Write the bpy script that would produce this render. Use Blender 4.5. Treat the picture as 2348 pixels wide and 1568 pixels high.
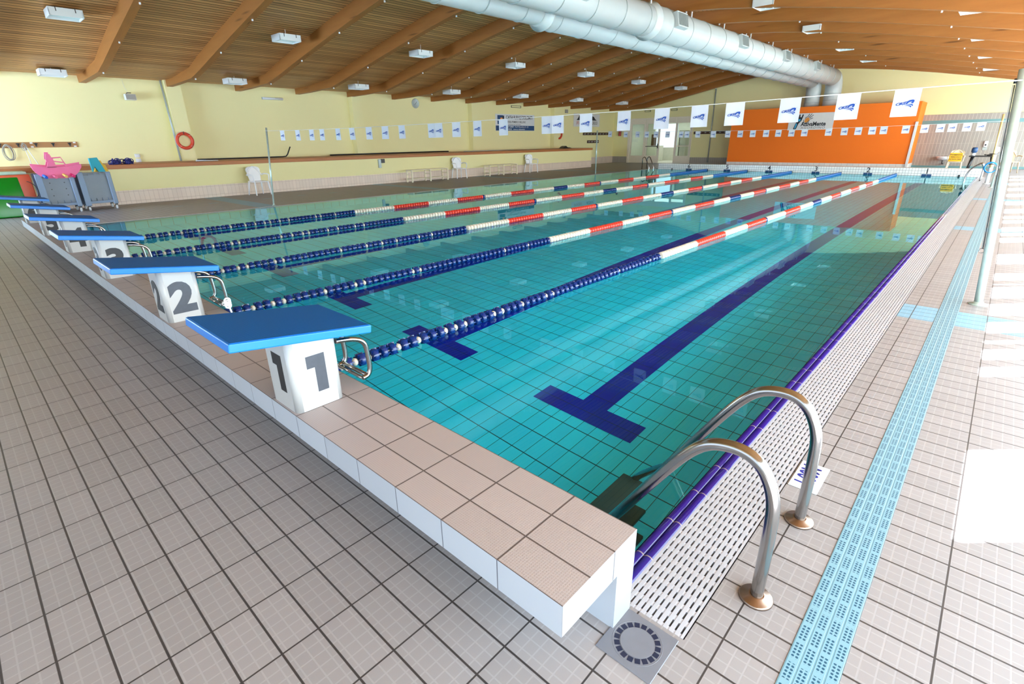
import bpy, bmesh, math, random
from mathutils import Vector, Matrix
random.seed(7)
C = bpy.context.scene.collection
PI = math.pi
for o in list(bpy.data.objects): bpy.data.objects.remove(o)
sc = bpy.context.scene

# ------------------------------------------------------------------ camera
cam_d = bpy.data.cameras.new('camera'); cam = bpy.data.objects.new('camera', cam_d); C.objects.link(cam)
cam_d.sensor_fit = 'HORIZONTAL'; cam_d.sensor_width = 36.0; cam_d.lens = 36.0 * 1160.54 / 2348.0
cam_d.clip_start = 0.02; cam_d.clip_end = 300
cam.matrix_world = (Matrix.Translation((0.5894, -1.2048, 1.5066)) @ Matrix.Rotation(0.7505, 4, 'Z')
                    @ Matrix.Rotation(1.1931, 4, 'X') @ Matrix.Rotation(-0.0164, 4, 'Z'))
sc.camera = cam
# ------------------------------------------------------------------ colour management, sampling
sc.view_settings.view_transform = 'Standard'; sc.view_settings.look = 'None'
sc.view_settings.gamma = 1.0; sc.view_settings.use_curve_mapping = False
sc.view_settings.exposure = 0.66
cy = sc.cycles
cy.use_denoising = True
try: cy.denoiser = 'OPENIMAGEDENOISE'
except Exception: pass
cy.max_bounces = 10; cy.diffuse_bounces = 5; cy.glossy_bounces = 4; cy.transmission_bounces = 6
cy.transparent_max_bounces = 8; cy.sample_clamp_indirect = 60.0; cy.caustics_refractive = True; cy.caustics_reflective = False
cy.blur_glossy = 0.3
# ------------------------------------------------------------------ world, sun, daylight in the windows
world = bpy.data.worlds.new('World'); sc.world = world; world.use_nodes = True
bg = world.node_tree.nodes['Background']; bg.inputs[0].default_value = (0.72, 0.86, 1.0, 1); bg.inputs[1].default_value = 1.0
SUN_EL = math.radians(37)
sd = bpy.data.lights.new('sun', 'SUN'); sd.energy = 135.0; sd.angle = math.radians(0.6); sd.color = (0.95, 0.97, 1.0)
sun = bpy.data.objects.new('sun', sd); C.objects.link(sun)
sun.rotation_euler = Vector((-.735*math.cos(SUN_EL), -.677*math.cos(SUN_EL), -math.sin(SUN_EL))).to_track_quat('-Z', 'Y').to_euler()
def area(name, loc, direction, sx, sy, watts, color):
    d = bpy.data.lights.new(name, 'AREA'); d.shape = 'RECTANGLE'; d.size = sx; d.size_y = sy; d.energy = watts; d.color = color
    o = bpy.data.objects.new(name, d); C.objects.link(o); o.location = loc
    o.rotation_euler = Vector(direction).to_track_quat('-Z', 'Y').to_euler()
    return o
DAY = (0.86, 0.93, 1.0)
area('daylight_right_windows', (2.94, 13.5, 1.45), (-1, 0, 0), 36, 2.5, 2150, (0.70, 0.86, 1.0))
area('daylight_near_windows', (-2.0, -4.9, 1.5), (0, 1, 0), 9, 2.6, 95, (0.55, 0.72, 1.0))
area('daylight_near_corner_window', (-17.0, -4.9, 1.5), (0, 1, 0), 4.4, 2.6, 900, (0.5, 0.72, 1.0))
area('lobby_fill_light', (-16.6, 34.2, 2.7), (0, 0, -1), 4, 3, 34, (0.96, 1, 0.94))  # added fill to brighten the lobby, no fixture modelled

# ------------------------------------------------------------------ materials
def S(r, g, b):
    f = lambda c: (c/255/12.92) if c/255 <= .04045 else ((c/255+.055)/1.055)**2.4
    return (f(r), f(g), f(b), 1)
class NT:
    def __init__(self, name):
        self.m = bpy.data.materials.new(name); self.m.use_nodes = True
        self.nt = self.m.node_tree; self.b = self.nt.nodes['Principled BSDF']
    def n(self, t, **kw):
        x = self.nt.nodes.new(t)
        for k, v in kw.items(): setattr(x, k, v)
        return x
    def L(self, a, b): self.nt.links.new(a, b)
    def math(self, op, a, b=None, c=None):
        x = self.n('ShaderNodeMath', operation=op)
        for i, v in enumerate((a, b, c)):
            if v is None: continue
            if isinstance(v, (int, float)): x.inputs[i].default_value = v
            else: self.L(v, x.inputs[i])
        return x.outputs[0]
    def mix(self, f, a, b):
        x = self.n('ShaderNodeMix', data_type='RGBA')
        if isinstance(f, (int, float)): x.inputs[0].default_value = f
        else: self.L(f, x.inputs[0])
        for i, v in ((6, a), (7, b)):
            if isinstance(v, tuple): x.inputs[i].default_value = v
            else: self.L(v, x.inputs[i])
        return x.outputs[2]
    def pos(self, obj=False):
        if obj: p = self.n('ShaderNodeTexCoord').outputs['Object']
        else: p = self.n('ShaderNodeNewGeometry').outputs['Position']
        s = self.n('ShaderNodeSeparateXYZ'); self.L(p, s.inputs[0])
        return s.outputs, p
    def dist(self, u, s, o=0.0):             # distance to the nearest multiple of s (offset o)
        return self.math('PINGPONG', self.math('SUBTRACT', u, o), s/2)
    def line(self, u, s, w, o=0.0):          # 1 on a joint of width w
        x = self.n('ShaderNodeMapRange', interpolation_type='SMOOTHSTEP')
        self.L(self.dist(u, s, o), x.inputs[0])
        x.inputs[1].default_value = w*.35; x.inputs[2].default_value = w*.65; x.inputs[3].default_value = 1; x.inputs[4].default_value = 0
        return x.outputs[0]
    def noise(self, vec, scale, detail=3, rough=.5):
        x = self.n('ShaderNodeTexNoise'); x.inputs['Scale'].default_value = scale; x.inputs['Detail'].default_value = detail
        x.inputs['Roughness'].default_value = rough
        if vec is not None: self.L(vec, x.inputs['Vector'])
        return x.outputs['Fac']
    def scalevec(self, vec, s):
        x = self.n('ShaderNodeVectorMath', operation='MULTIPLY'); self.L(vec, x.inputs[0]); x.inputs[1].default_value = s
        return x.outputs[0]
    def bump(self, h, strength=.3, d=.002):
        x = self.n('ShaderNodeBump'); x.inputs['Strength'].default_value = strength; x.inputs['Distance'].default_value = d
        self.L(h, x.inputs['Height']); self.L(x.outputs[0], self.b.inputs['Normal'])
    def col(self, c): 
        if isinstance(c, tuple): self.b.inputs['Base Color'].default_value = c
        else: self.L(c, self.b.inputs['Base Color'])
    def set(self, rough=.5, metal=0, spec=None):
        self.b.inputs['Roughness'].default_value = rough; self.b.inputs['Metallic'].default_value = metal
        if spec is not None: self.b.inputs['Specular IOR Level'].default_value = spec
        return self.m
MATS = {}
def plain(name, c, rough=.5, metal=0, var=.06, scale=6.0, spec=None):
    """a procedural material: a base colour with a little noise in it"""
    if name in MATS: return MATS[name]
    t = NT(name); _, p = t.pos(True)
    f = t.noise(p, scale)
    dark = tuple(x*(1-var*2) for x in c[:3])+(1,); lite = tuple(min(1, x*(1+var)) for x in c[:3])+(1,)
    t.col(t.mix(f, dark, lite)); t.set(rough, metal, spec); MATS[name] = t.m
    return t.m
def tile(name, c, grout, su, sv, wu, wv, au, av, ou=0, ov=0, rough=.35, relief=None, c2=None, var=.05, bstr=.4, bands=None, bandc=None):
    t = NT(name); s, p = t.pos(); U, V = s['XYZ'.index(au)], s['XYZ'.index(av)]
    lu = t.line(U, su, wu, ou); lv = t.line(V, sv, wv, ov)
    g = t.math('MAXIMUM', lu, lv)
    cell = t.n('ShaderNodeCombineXYZ')
    t.L(t.math('FLOOR', t.math('DIVIDE', t.math('SUBTRACT', U, ou), su)), cell.inputs[0])
    t.L(t.math('FLOOR', t.math('DIVIDE', t.math('SUBTRACT', V, ov), sv)), cell.inputs[1])
    wn = t.n('ShaderNodeTexWhiteNoise'); t.L(cell.outputs[0], wn.inputs['Vector'])
    base = t.mix(wn.outputs['Value'], tuple(x*(1-var) for x in c[:3])+(1,), tuple(min(1, x*(1+var)) for x in c[:3])+(1,))
    if bands:                                   # bands of differently coloured tiles laid in the floor
        m = None
        for ax, lo, hi, lim in bands:
            q = s['XYZ'.index(ax)]
            k = t.math('MULTIPLY', t.math('GREATER_THAN', q, lo), t.math('LESS_THAN', q, hi))
            for ax2, lo2, hi2 in lim:
                q2 = s['XYZ'.index(ax2)]
                k = t.math('MULTIPLY', k, t.math('MULTIPLY', t.math('GREATER_THAN', q2, lo2), t.math('LESS_THAN', q2, hi2)))
            m = k if m is None else t.math('MAXIMUM', m, k)
        base = t.mix(m, base, bandc)
    n1 = t.noise(p, 2.2, 4)
    base = t.mix(t.math('MULTIPLY', n1, .25), base, tuple(x*.8 for x in c[:3])+(1,)) if not bands else base
    h = t.math('SUBTRACT', 1, g)
    if relief:
        pitch, w, amt = relief
        rl = t.math('MAXIMUM', t.line(U, pitch, w, ou), t.line(V, pitch, w, ov))
        h = t.math('SUBTRACT', h, t.math('MULTIPLY', rl, amt))
        base = t.mix(t.math('MULTIPLY', rl, .07), base, (.9, .9, .92, 1))
    t.col(t.mix(g, base, grout)); t.set(rough); t.bump(h, bstr, .003)
    return t.m
BANDS = [('Y', 4.27, 4.76, [('X', -30, 30)]), ('Y', 10.27, 10.74, [('X', -30, 30)]), ('Y', 15.87, 16.34, [('X', -30, 30)]),
         ('Y', 21.6, 22.07, [('X', -30, 30)])]
DASH = [('X', -15.75, -15.63, [('Y', y, y+.26)]) for y in (-2.9, -1.5, -.15, 1.15, 2.0, 2.9, 3.8, 5.3, 6.4, 7.5, 8.7, 9.7, 12, 13.2, 14.5)]
m_deck = tile('deck_tiles', S(146, 141, 141), S(56, 51, 50), .2541, .1232, .006, .007, 'X', 'Y', -2.7649, -1.3765, .46,
              (.0424, .005, .3), bstr=.16, bands=BANDS+DASH, bandc=S(120, 165, 188))
m_ledge = tile('ledge_top_tiles', S(163, 151, 148), S(88, 78, 76), .2577, .1307, .006, .006, 'X', 'Y', -1.0186, -.392, .45, (.0085, .0035, .4), bstr=.3)
m_ledge_side = tile('ledge_side_tiles', S(168, 174, 182), S(90, 92, 102), .2577, 4, .004, .001, 'X', 'Z', -1.0186, 9, .3)
m_ledge_end = tile('ledge_end_tiles', S(150, 152, 154), S(88, 88, 94), .2614, 4, .004, .001, 'Y', 'Z', -.392, 9, .3)
m_pool = tile('pool_floor_tiles', S(70, 234, 255), S(10, 60, 84), .125, .25, .0045, .009, 'X', 'Y', 0, 2.03, .3, var=.06)
m_pool_x = tile('pool_end_tiles', S(70, 234, 255), S(10, 60, 84), .25, .125, .009, .009, 'X', 'Z', 0, 0, .3)
m_pool_y = tile('pool_side_tiles', S(70, 234, 255), S(10, 60, 84), .25, .125, .009, .009, 'Y', 'Z', 0, 0, .3)
m_lane = tile('lane_line_tiles', S(8, 16, 165), S(6, 10, 90), .125, .25, .004, .008, 'X', 'Y', 0, 2.03, .3)
m_farwall_tiles = tile('white_pool_tiles', S(238, 238, 234), S(120, 122, 128), .1, .1, .008, .008, 'X', 'Z', -.0885, .283, .25)
m_fartop = tile('white_ledge_top_tiles', S(232, 230, 224), S(120, 122, 128), .25, .125, .006, .006, 'X', 'Y', 0, 25, .3)
m_dado_y = tile('beige_dado_tiles', S(226, 205, 185), S(188, 160, 140), .12, .25, .006, .007, 'Y', 'Z', 0, .33, .35)
m_dado_x = tile('grey_wall_tiles', S(158, 152, 142), S(190, 184, 172), .13, .5, .012, .006, 'X', 'Z', 0, .1, .35)
m_teal = plain('teal_tiles', S(105, 150, 152), .3)
def wall_paint(name, c):
    t = NT(name); _, p = t.pos()
    f = t.noise(p, .45, 5, .6); f2 = t.noise(p, 9, 3)
    k = t.mix(f, tuple(x*.93 for x in c[:3])+(1,), c)
    t.col(t.mix(t.math('MULTIPLY', f2, .12), k, tuple(x*.86 for x in c[:3])+(1,))); t.set(.65); t.bump(t.noise(p, 60, 3), .06, .003)
    return t.m
m_yellow = wall_paint('yellow_wall_paint', S(244, 234, 172))
m_orange = wall_paint('orange_wall_paint', S(255, 124, 8))
def wood(name, c1, c2, gap, axis_u, stretch, pitch=None, gapw=.012, rough=.45, kn=True):
    t = NT(name); s, p = t.pos()
    U = s['XYZ'.index(axis_u)]
    g = t.noise(t.scalevec(p, stretch), 1.0, 6, .62)
    k = t.mix(g, c1, c2)
    if kn:
        v = t.n('ShaderNodeTexVoronoi'); v.inputs['Scale'].default_value = 1.0
        t.L(t.scalevec(p, tuple(max(x, .0)*.55 for x in stretch)), v.inputs['Vector'])
        mr = t.n('ShaderNodeMapRange'); t.L(v.outputs['Distance'], mr.inputs[0]); mr.inputs[1].default_value = .05; mr.inputs[2].default_value = .16
        mr.inputs[3].default_value = .75; mr.inputs[4].default_value = 0
        k = t.mix(mr.outputs[0], k, tuple(x*.28 for x in c1[:3])+(1,))
    if pitch:
        wn = t.n('ShaderNodeTexWhiteNoise', noise_dimensions='1D'); t.L(t.math('FLOOR', t.math('DIVIDE', U, pitch)), wn.inputs['W'])
        k = t.mix(t.math('MULTIPLY', wn.outputs['Value'], .62), k, tuple(x*.55 for x in c1[:3])+(1,))
        ln = t.line(U, pitch, gapw); k = t.mix(ln, k, gap)
        t.bump(t.math('SUBTRACT', 1, ln), .6, .01)
    t.col(k); t.set(rough, spec=.3)
    return t.m
m_planks = wood('ceiling_planks', S(205, 148, 88), S(228, 178, 116), S(60, 36, 16), 'X', (9, .8, 9), .12, .02)
m_beam = wood('glulam_beam', S(140, 88, 40), S(174, 114, 56), None, 'Y', (.9, 12, 9))
m_cap = wood('bench_wood', S(160, 96, 52), S(196, 128, 76), None, 'Y', (9, .9, 9))
m_rail_wood = wood('coat_rail_wood', S(158, 112, 66), S(178, 130, 80), None, 'Y', (10, 1, 10), kn=False)
m_dark_wood = plain('dark_rail_wood', S(84, 52, 26), .5, var=.2)
m_steel = plain('polished_steel', S(158, 154, 151), .18, 1.0, .03)
m_flange = plain('brushed_steel_flange', S(150, 130, 116), .3, 1.0, .08, 30)
m_galv = plain('painted_duct_metal', S(198, 204, 200), .42, .0, .03, 3)
m_galv2 = plain('duct_seam_metal', S(170, 178, 174), .4, .2, .03)
m_white = plain('white_plastic', S(222, 224, 224), .35, 0, .02)
m_cream = plain('cream_block_plastic', S(174, 173, 170), .3, 0, .02)
m_black = plain('black_plastic', S(18, 18, 20), .4)
m_num = plain('grey_number_paint', S(62, 66, 74), .5, 0, .12, 40)
m_numb = plain('black_number_paint', S(22, 20, 22), .5)
m_blueb = plain('blue_board_plastic', S(0, 112, 200), .32, 0, .04, 20)
def board_top():
    t = NT('blue_board_grip'); s, p = t.pos(True)
    a = t.line(s[0], .012, .006); b = t.line(s[1], .012, .006)
    seam = t.line(s[0], .5, .004, .25)
    g = t.math('MAXIMUM', a, b)
    k = t.mix(t.math('MULTIPLY', g, .3), S(0, 88, 162), S(0, 68, 132))
    t.col(t.mix(t.math('MULTIPLY', seam, .5), k, S(60, 130, 180))); t.set(.62, 0, .2); t.bump(g, .4, .002)
    return t.m
m_boardtop = board_top()
m_fblue = plain('navy_float_plastic', S(8, 44, 112), .22, 0, .1, 20)
m_fwhite = plain('cream_float_plastic', S(222, 212, 194), .3, 0, .06, 20)
m_fred = plain('red_float_plastic', S(222, 62, 42), .3, 0, .08, 20)
m_fbright = plain('blue_end_float_plastic', S(10, 98, 170), .3, 0, .08)
m_cable = plain('white_cord', S(225, 225, 220), .6)
m_purple = tile('purple_coping_tiles', S(42, 22, 118), S(150, 130, 130), .25, 9, .006, .001, 'Y', 'Z', 0, 4, .08, var=.15)
m_grate = plain('white_grate_plastic', S(178, 178, 184), .35, 0, .02)
m_recess_shade = plain('painted_recess_shade', S(14, 24, 52), .6)  # near-black colour stands in for shade in the gutter and drain slots
def channel_mat():
    t = NT('cyan_channel_plastic'); s, p = t.pos()
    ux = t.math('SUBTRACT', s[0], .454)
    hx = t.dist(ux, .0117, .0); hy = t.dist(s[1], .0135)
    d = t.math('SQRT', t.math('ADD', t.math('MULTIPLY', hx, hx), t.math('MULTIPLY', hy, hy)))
    hole = t.math('LESS_THAN', d, .0042)  # shade inside the holes painted as dark dots, surface stays closed
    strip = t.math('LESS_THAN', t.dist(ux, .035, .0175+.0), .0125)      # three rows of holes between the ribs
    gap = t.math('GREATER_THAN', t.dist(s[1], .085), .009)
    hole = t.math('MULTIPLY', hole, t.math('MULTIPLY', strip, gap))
    rib = t.line(ux, .035, .005)
    k = t.mix(t.math('MULTIPLY', rib, .4), S(120, 160, 174), S(86, 130, 148))
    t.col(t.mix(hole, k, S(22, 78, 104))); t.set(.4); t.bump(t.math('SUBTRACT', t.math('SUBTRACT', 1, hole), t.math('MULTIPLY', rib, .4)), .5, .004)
    return t.m
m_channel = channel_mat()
m_grey = plain('grey_drain_plastic', S(112, 114, 122), .45, 0, .04, 30)
m_cart = plain('blue_grey_cart_plastic', S(122, 142, 166), .45, 0, .05)
m_cartp = plain('grey_cart_panel', S(128, 138, 148), .45, 0, .05)
m_pink = plain('pink_foam', S(244, 116, 160), .6)
m_pinkd = plain('deep_pink_foam', S(222, 40, 120), .6)
m_teal_toy = plain('teal_foam', S(0, 160, 178), .55)
m_ytoy = plain('yellow_foam', S(236, 184, 24), .55)
m_yell2 = plain('pale_yellow_foam', S(246, 206, 110), .6)
m_bfoam = plain('blue_foam', S(30, 100, 215), .6)
m_green = plain('green_vinyl', S(0, 132, 22), .25, 0, .1, 3)
m_coral = plain('coral_vinyl', S(240, 104, 62), .4, 0, .06)
m_mint = plain('mint_foam', S(190, 226, 205), .6)
m_red = plain('orange_red_ring', S(216, 66, 30), .45)
m_redf = plain('red_enamel', S(170, 26, 22), .3)
m_flag = plain('white_flag_cloth', S(204, 208, 216), .7, 0, .03, 12)
m_logo = plain('blue_flag_print', S(8, 70, 160), .6, 0, .05)
m_ink = plain('dark_print', S(28, 28, 34), .6)
m_navy = plain('navy_print', S(18, 66, 112), .5)
m_banner = plain('grey_white_banner', S(226, 224, 220), .5, 0, .03)
m_orange_p = plain('orange_print', S(238, 150, 60), .6)
m_redp = plain('red_print', S(200, 60, 50), .6)
m_cyanp = plain('cyan_print', S(60, 180, 225), .6)
m_sign = plain('yellow_sign', S(240, 180, 20), .45)
m_stick = plain('pale_wood_stick', S(205, 178, 122), .5, 0, .1, 30)
m_rope = plain('grey_hose', S(176, 172, 160), .6)
m_navyrope = plain('navy_rope', S(36, 40, 110), .7)
m_pole = plain('pale_green_pole_paint', S(184, 200, 190), .25, .25, .08, 25)
m_frame = plain('cream_door_frame', S(240, 230, 210), .45, 0, .03)
m_lobby = plain('lobby_wall_paint', S(226, 228, 214), .6)
m_bluering = plain('blue_hose', S(30, 140, 220), .35)
m_speaker = plain('grey_speaker_mesh', S(165, 160, 148), .6, 0, .1, 60)
m_lampbox = plain('white_lamp_enamel', S(220, 224, 222), .4, 0, .02)
m_diff = plain('lamp_diffuser', S(222, 236, 232), .25, 0, .03)
m_benchp = plain('cream_bench_plastic', S(240, 228, 198), .45, 0, .03)
m_rust = plain('worn_slate_metal', S(70, 64, 58), .5)
def glass_mat(name, tint, ior):
    t = NT(name); nt = t.nt
    g = t.n('ShaderNodeBsdfGlass'); g.inputs['Color'].default_value = tint; g.inputs['Roughness'].default_value = 0; g.inputs['IOR'].default_value = ior
    nt.links.new(g.outputs[0], nt.nodes['Material Output'].inputs['Surface'])
    return t, g
t, g = glass_mat('pool_water', (.62, .95, 1, 1), 1.333)
_, p = t.pos(); bn = t.n('ShaderNodeBump'); bn.inputs['Strength'].default_value = .02; bn.inputs['Distance'].default_value = .02
t.L(t.noise(p, 1.6, 2), bn.inputs['Height']); t.L(bn.outputs[0], g.inputs['Normal'])
m_water = t.m
def pane_mat():
    t = NT('window_pane'); nt = t.nt
    tr = t.n('ShaderNodeBsdfTransparent'); tr.inputs[0].default_value = (.93, .97, .95, 1)
    gl = t.n('ShaderNodeBsdfGlossy'); gl.inputs['Roughness'].default_value = .02
    fr = t.n('ShaderNodeFresnel'); fr.inputs[0].default_value = 1.5
    mx = t.n('ShaderNodeMixShader'); t.L(fr.outputs[0], mx.inputs[0]); t.L(tr.outputs[0], mx.inputs[1]); t.L(gl.outputs[0], mx.inputs[2])
    t.L(mx.outputs[0], nt.nodes['Material Output'].inputs['Surface']); return t.m
m_pane = pane_mat()

# ------------------------------------------------------------------ mesh builder
def smooth(pts, k=5):
    P = [Vector(p) for p in pts]; out = []
    for i in range(len(P)-1):
        a = P[max(i-1, 0)]; b_ = P[i]; c = P[i+1]; d = P[min(i+2, len(P)-1)]
        for j in range(k):
            t = j/k
            out.append(.5*((2*b_)+(c-a)*t+(2*a-5*b_+4*c-d)*t*t+(3*b_-a-3*c+d)*t**3))
    return out+[P[-1]]
class MB:
    def __init__(s): s.v = []; s.f = []; s.mi = []; s.sm = []
    def add(s, vs, fs, mi=0, sm=False):
        o = len(s.v); s.v += [tuple(v) for v in vs]; s.f += [tuple(i+o for i in f) for f in fs]; s.mi += [mi]*len(fs); s.sm += [sm]*len(fs); return s
    def box(s, x0, x1, y0, y1, z0, z1, mi=0, M=None):
        vs = [(x, y, z) for x in (x0, x1) for y in (y0, y1) for z in (z0, z1)]
        if M: vs = [M @ Vector(v) for v in vs]
        return s.add(vs, [(0, 1, 3, 2), (4, 6, 7, 5), (0, 4, 5, 1), (2, 3, 7, 6), (0, 2, 6, 4), (1, 5, 7, 3)], mi)
    def rbox(s, x0, x1, y0, y1, z0, z1, r, mi=0, M=None, seg=2, sm=True):
        bm = bmesh.new(); bmesh.ops.create_cube(bm, size=1)
        for v in bm.verts: v.co = Vector(((x0+x1)/2+v.co.x*(x1-x0), (y0+y1)/2+v.co.y*(y1-y0), (z0+z1)/2+v.co.z*(z1-z0)))
        bmesh.ops.bevel(bm, geom=list(bm.edges), offset=r, segments=seg, affect='EDGES', profile=.5)
        bm.verts.index_update()
        vs = [v.co.copy() for v in bm.verts]; fs = [[v.index for v in f.verts] for f in bm.faces]; bm.free()
        if M: vs = [M @ v for v in vs]
        return s.add(vs, fs, mi, sm)
    def tube(s, pts, r, n=10, mi=0, closed=False, cap=True):
        pts = [Vector(p) for p in pts]; k = len(pts); rs = r if isinstance(r, (list, tuple)) else [r]*k
        vs = []; prev = None
        for i, p in enumerate(pts):
            a = pts[(i-1) % k] if (i > 0 or closed) else p; b = pts[(i+1) % k] if (i < k-1 or closed) else p
            d = (b-a).normalized()
            if prev is None:
                up = Vector((0, 0, 1)) if abs(d.z) < .9 else Vector((1, 0, 0)); u = d.cross(up).normalized()
            else:
                u = (prev - d*prev.dot(d)); u = u.normalized() if u.length > 1e-6 else prev
            prev = u; w = d.cross(u)
            for j in range(n):
                t = 2*PI*j/n; vs.append(p+u*math.cos(t)*rs[i]+w*math.sin(t)*rs[i])
        fs = []
        for i in range(k if closed else k-1):
            for j in range(n):
                a = i*n+j; b = i*n+(j+1) % n; c = ((i+1) % k)*n+(j+1) % n; d_ = ((i+1) % k)*n+j
                fs.append((a, b, c, d_))
        s.add(vs, fs, mi, True)
        if cap and not closed:
            o = len(s.v)-len(vs)
            s.f += [tuple(o+j for j in reversed(range(n))), tuple(o+(k-1)*n+j for j in range(n))]; s.mi += [mi]*2; s.sm += [False]*2
        return s
    def cyl(s, a, b, r, n=16, mi=0): return s.tube([a, b], r, n, mi)
    def lathe(s, prof, n=20, mi=0, M=None, sm=True):      # prof: (radius, height) about z
        vs = []; fs = []
        for r, h in prof:
            for j in range(n):
                t = 2*PI*j/n; vs.append(Vector((r*math.cos(t), r*math.sin(t), h)))
        for i in range(len(prof)-1):
            for j in range(n): fs.append((i*n+j, i*n+(j+1) % n, (i+1)*n+(j+1) % n, (i+1)*n+j))
        fs.append(tuple(reversed(range(n)))); fs.append(tuple((len(prof)-1)*n+j for j in range(n)))
        if M: vs = [M @ v for v in vs]
        return s.add(vs, fs, mi, sm)
    def prism(s, poly, t0, t1, plane='XZ', mi=0, M=None):  # polygon extruded along the third axis
        f = {'XZ': lambda a, b, t: (a, t, b), 'YZ': lambda a, b, t: (t, a, b), 'XY': lambda a, b, t: (a, b, t)}[plane]
        n = len(poly); vs = [f(a, b, t0) for a, b in poly]+[f(a, b, t1) for a, b in poly]
        if M: vs = [M @ Vector(v) for v in vs]
        fs = [tuple(reversed(range(n))), tuple(range(n, 2*n))]+[(i, (i+1) % n, n+(i+1) % n, n+i) for i in range(n)]
        return s.add(vs, fs, mi)
    def torus(s, c, R, r, axis='X', n=40, k=10, mi=0, a0=0, a1=2*PI, sx=1.0, sy=1.0):
        c = Vector(c); pts = []
        full = abs(a1-a0-2*PI) < 1e-6
        for i in range(n if full else n+1):
            t = a0+(a1-a0)*i/n; u, v = R*math.cos(t)*sx, R*math.sin(t)*sy
            pts.append(c+{'X': Vector((0, u, v)), 'Y': Vector((u, 0, v)), 'Z': Vector((u, v, 0))}[axis])
        return s.tube(pts, r, k, mi, closed=full)
    def build(s, name, mats, parent=None, loc=None):
        me = bpy.data.meshes.new(name); me.from_pydata(s.v, [], s.f)
        if not isinstance(mats, (list, tuple)): mats = [mats]
        for m in mats: me.materials.append(m)
        me.polygons.foreach_set('material_index', s.mi); me.polygons.foreach_set('use_smooth', s.sm)
        bm = bmesh.new(); bm.from_mesh(me); bmesh.ops.recalc_face_normals(bm, faces=bm.faces); bm.to_mesh(me); bm.free()
        me.update()
        o = bpy.data.objects.new(name, me); C.objects.link(o)
        if parent: o.parent = parent
        if loc: o.location = loc
        return o
def tag(o, label, cat, group=None, kind=None):
    if label: o['label'] = label
    if cat: o['category'] = cat
    if group: o['group'] = group
    if kind: o['kind'] = kind
    return o
def thing(name, label, cat, loc=(0, 0, 0), rz=0, group=None):
    o = bpy.data.objects.new(name, None); C.objects.link(o); o.location = loc; o.rotation_euler = (0, 0, rz); o.empty_display_size = .1
    return tag(o, label, cat, group)
def struct(o, label=None):
    o['kind'] = 'structure'
    if label: o['label'] = label
    return o
def copy_tree(o, parent=None):
    c = o.copy(); C.objects.link(c)
    if parent: c.parent = parent
    for ch in list(o.children): copy_tree(ch, c)
    return c
def text_mesh(body, size, offset=0.0, shear=0.0, depth=.0008, align='CENTER', spacing=1.0):
    cu = bpy.data.curves.new('lettering', 'FONT'); cu.body = body; cu.size = size; cu.offset = offset; cu.shear = shear; cu.extrude = depth
    cu.align_x = align; cu.align_y = 'CENTER'; cu.space_character = spacing; cu.resolution_u = 4
    ob = bpy.data.objects.new('lettering', cu); C.objects.link(ob)
    dg = bpy.context.evaluated_depsgraph_get()
    me = bpy.data.meshes.new_from_object(ob.evaluated_get(dg))
    bpy.data.objects.remove(ob); bpy.data.curves.remove(cu)
    return me
FACE_MY = Matrix.Rotation(PI/2, 4, 'X')                                    # lettering read by someone looking towards +y
FACE_PX = Matrix.Rotation(PI/2, 4, 'Z') @ Matrix.Rotation(PI/2, 4, 'X')    # lettering on a face that looks towards +x
def add_text(mb, body, size, at, face, mi=0, stretch=(1, 1), **kw):
    me = text_mesh(body, size, **kw)
    M = Matrix.Translation(at) @ face @ Matrix.Diagonal((stretch[0], stretch[1], 1, 1))
    mb.add([M @ v.co for v in me.vertices], [tuple(p.vertices) for p in me.polygons], mi); bpy.data.meshes.remove(me)
    return mb

# ================================================================== THE SETTING
XL, XW, XU, XR, YN, YF = -13.343, -17.633, -20.0, 3.0, -5.0, 31.6
HL, DL = .347, .392
# floor: deck around the pool, the gutter and the channel are laid into it
b = MB()
def slab(x0, x1, y0, y1, z0=-.3, z1=0): b.box(x0, x1, y0, y1, z0, z1)
slab(XU-.2, XL-.06, YN, YF+.2)
slab(XL-.06, XR+.2, YN, -.106); slab(XL-.06, 0, -.106, 0)
slab(XL-.06, XR+.2, 25.4, YF+.2)
slab(.188, .454, -.106, 25.4); slab(.594, XR+.2, -.106, 25.4); slab(.0, .188, -.106, .0125); slab(.0, .188, 25.0, 25.4)
slab(.454, .594, -.106, 25.4, -.3, -.03); slab(-.12, .188, 0.0125, 25, -.4, -.22)
struct(b.build('floor', m_deck))
# near deck right of the ledge is cut for the cyan channel
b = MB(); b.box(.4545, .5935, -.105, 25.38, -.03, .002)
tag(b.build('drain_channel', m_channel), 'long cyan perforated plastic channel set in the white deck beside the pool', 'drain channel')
# pool basin
zf = lambda y: -1.35 - .4*y/25
b = MB()
b.add([(XL, 0, zf(0)), (-.12, 0, zf(0)), (-.12, 25, zf(25)), (XL, 25, zf(25))], [(0, 1, 2, 3)], 0)
b.add([(XL, 0, -1.4), (-.12, 0, -1.4), (-.12, 0, .0), (XL, 0, .0)], [(0, 3, 2, 1)], 1)
b.add([(XL, 25, -1.8), (-.12, 25, -1.8), (-.12, 25, .0), (XL, 25, .0)], [(0, 1, 2, 3)], 1)
b.add([(XL, 0, -1.8), (XL, 25, -1.8), (XL, 25, .0), (XL, 0, .0)], [(0, 1, 2, 3)], 2)
b.add([(-.12, 0, -1.8), (-.12, 25, -1.8), (-.12, 25, .0), (-.12, 0, .0)], [(0, 3, 2, 1)], 2)
def line_quad(x0, x1, y0, y1):
    e = .004
    b.add([(x0, y0, zf(y0)+e), (x1, y0, zf(y0)+e), (x1, y1, zf(y1)+e), (x0, y1, zf(y1)+e)], [(0, 1, 2, 3)], 3)
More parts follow.
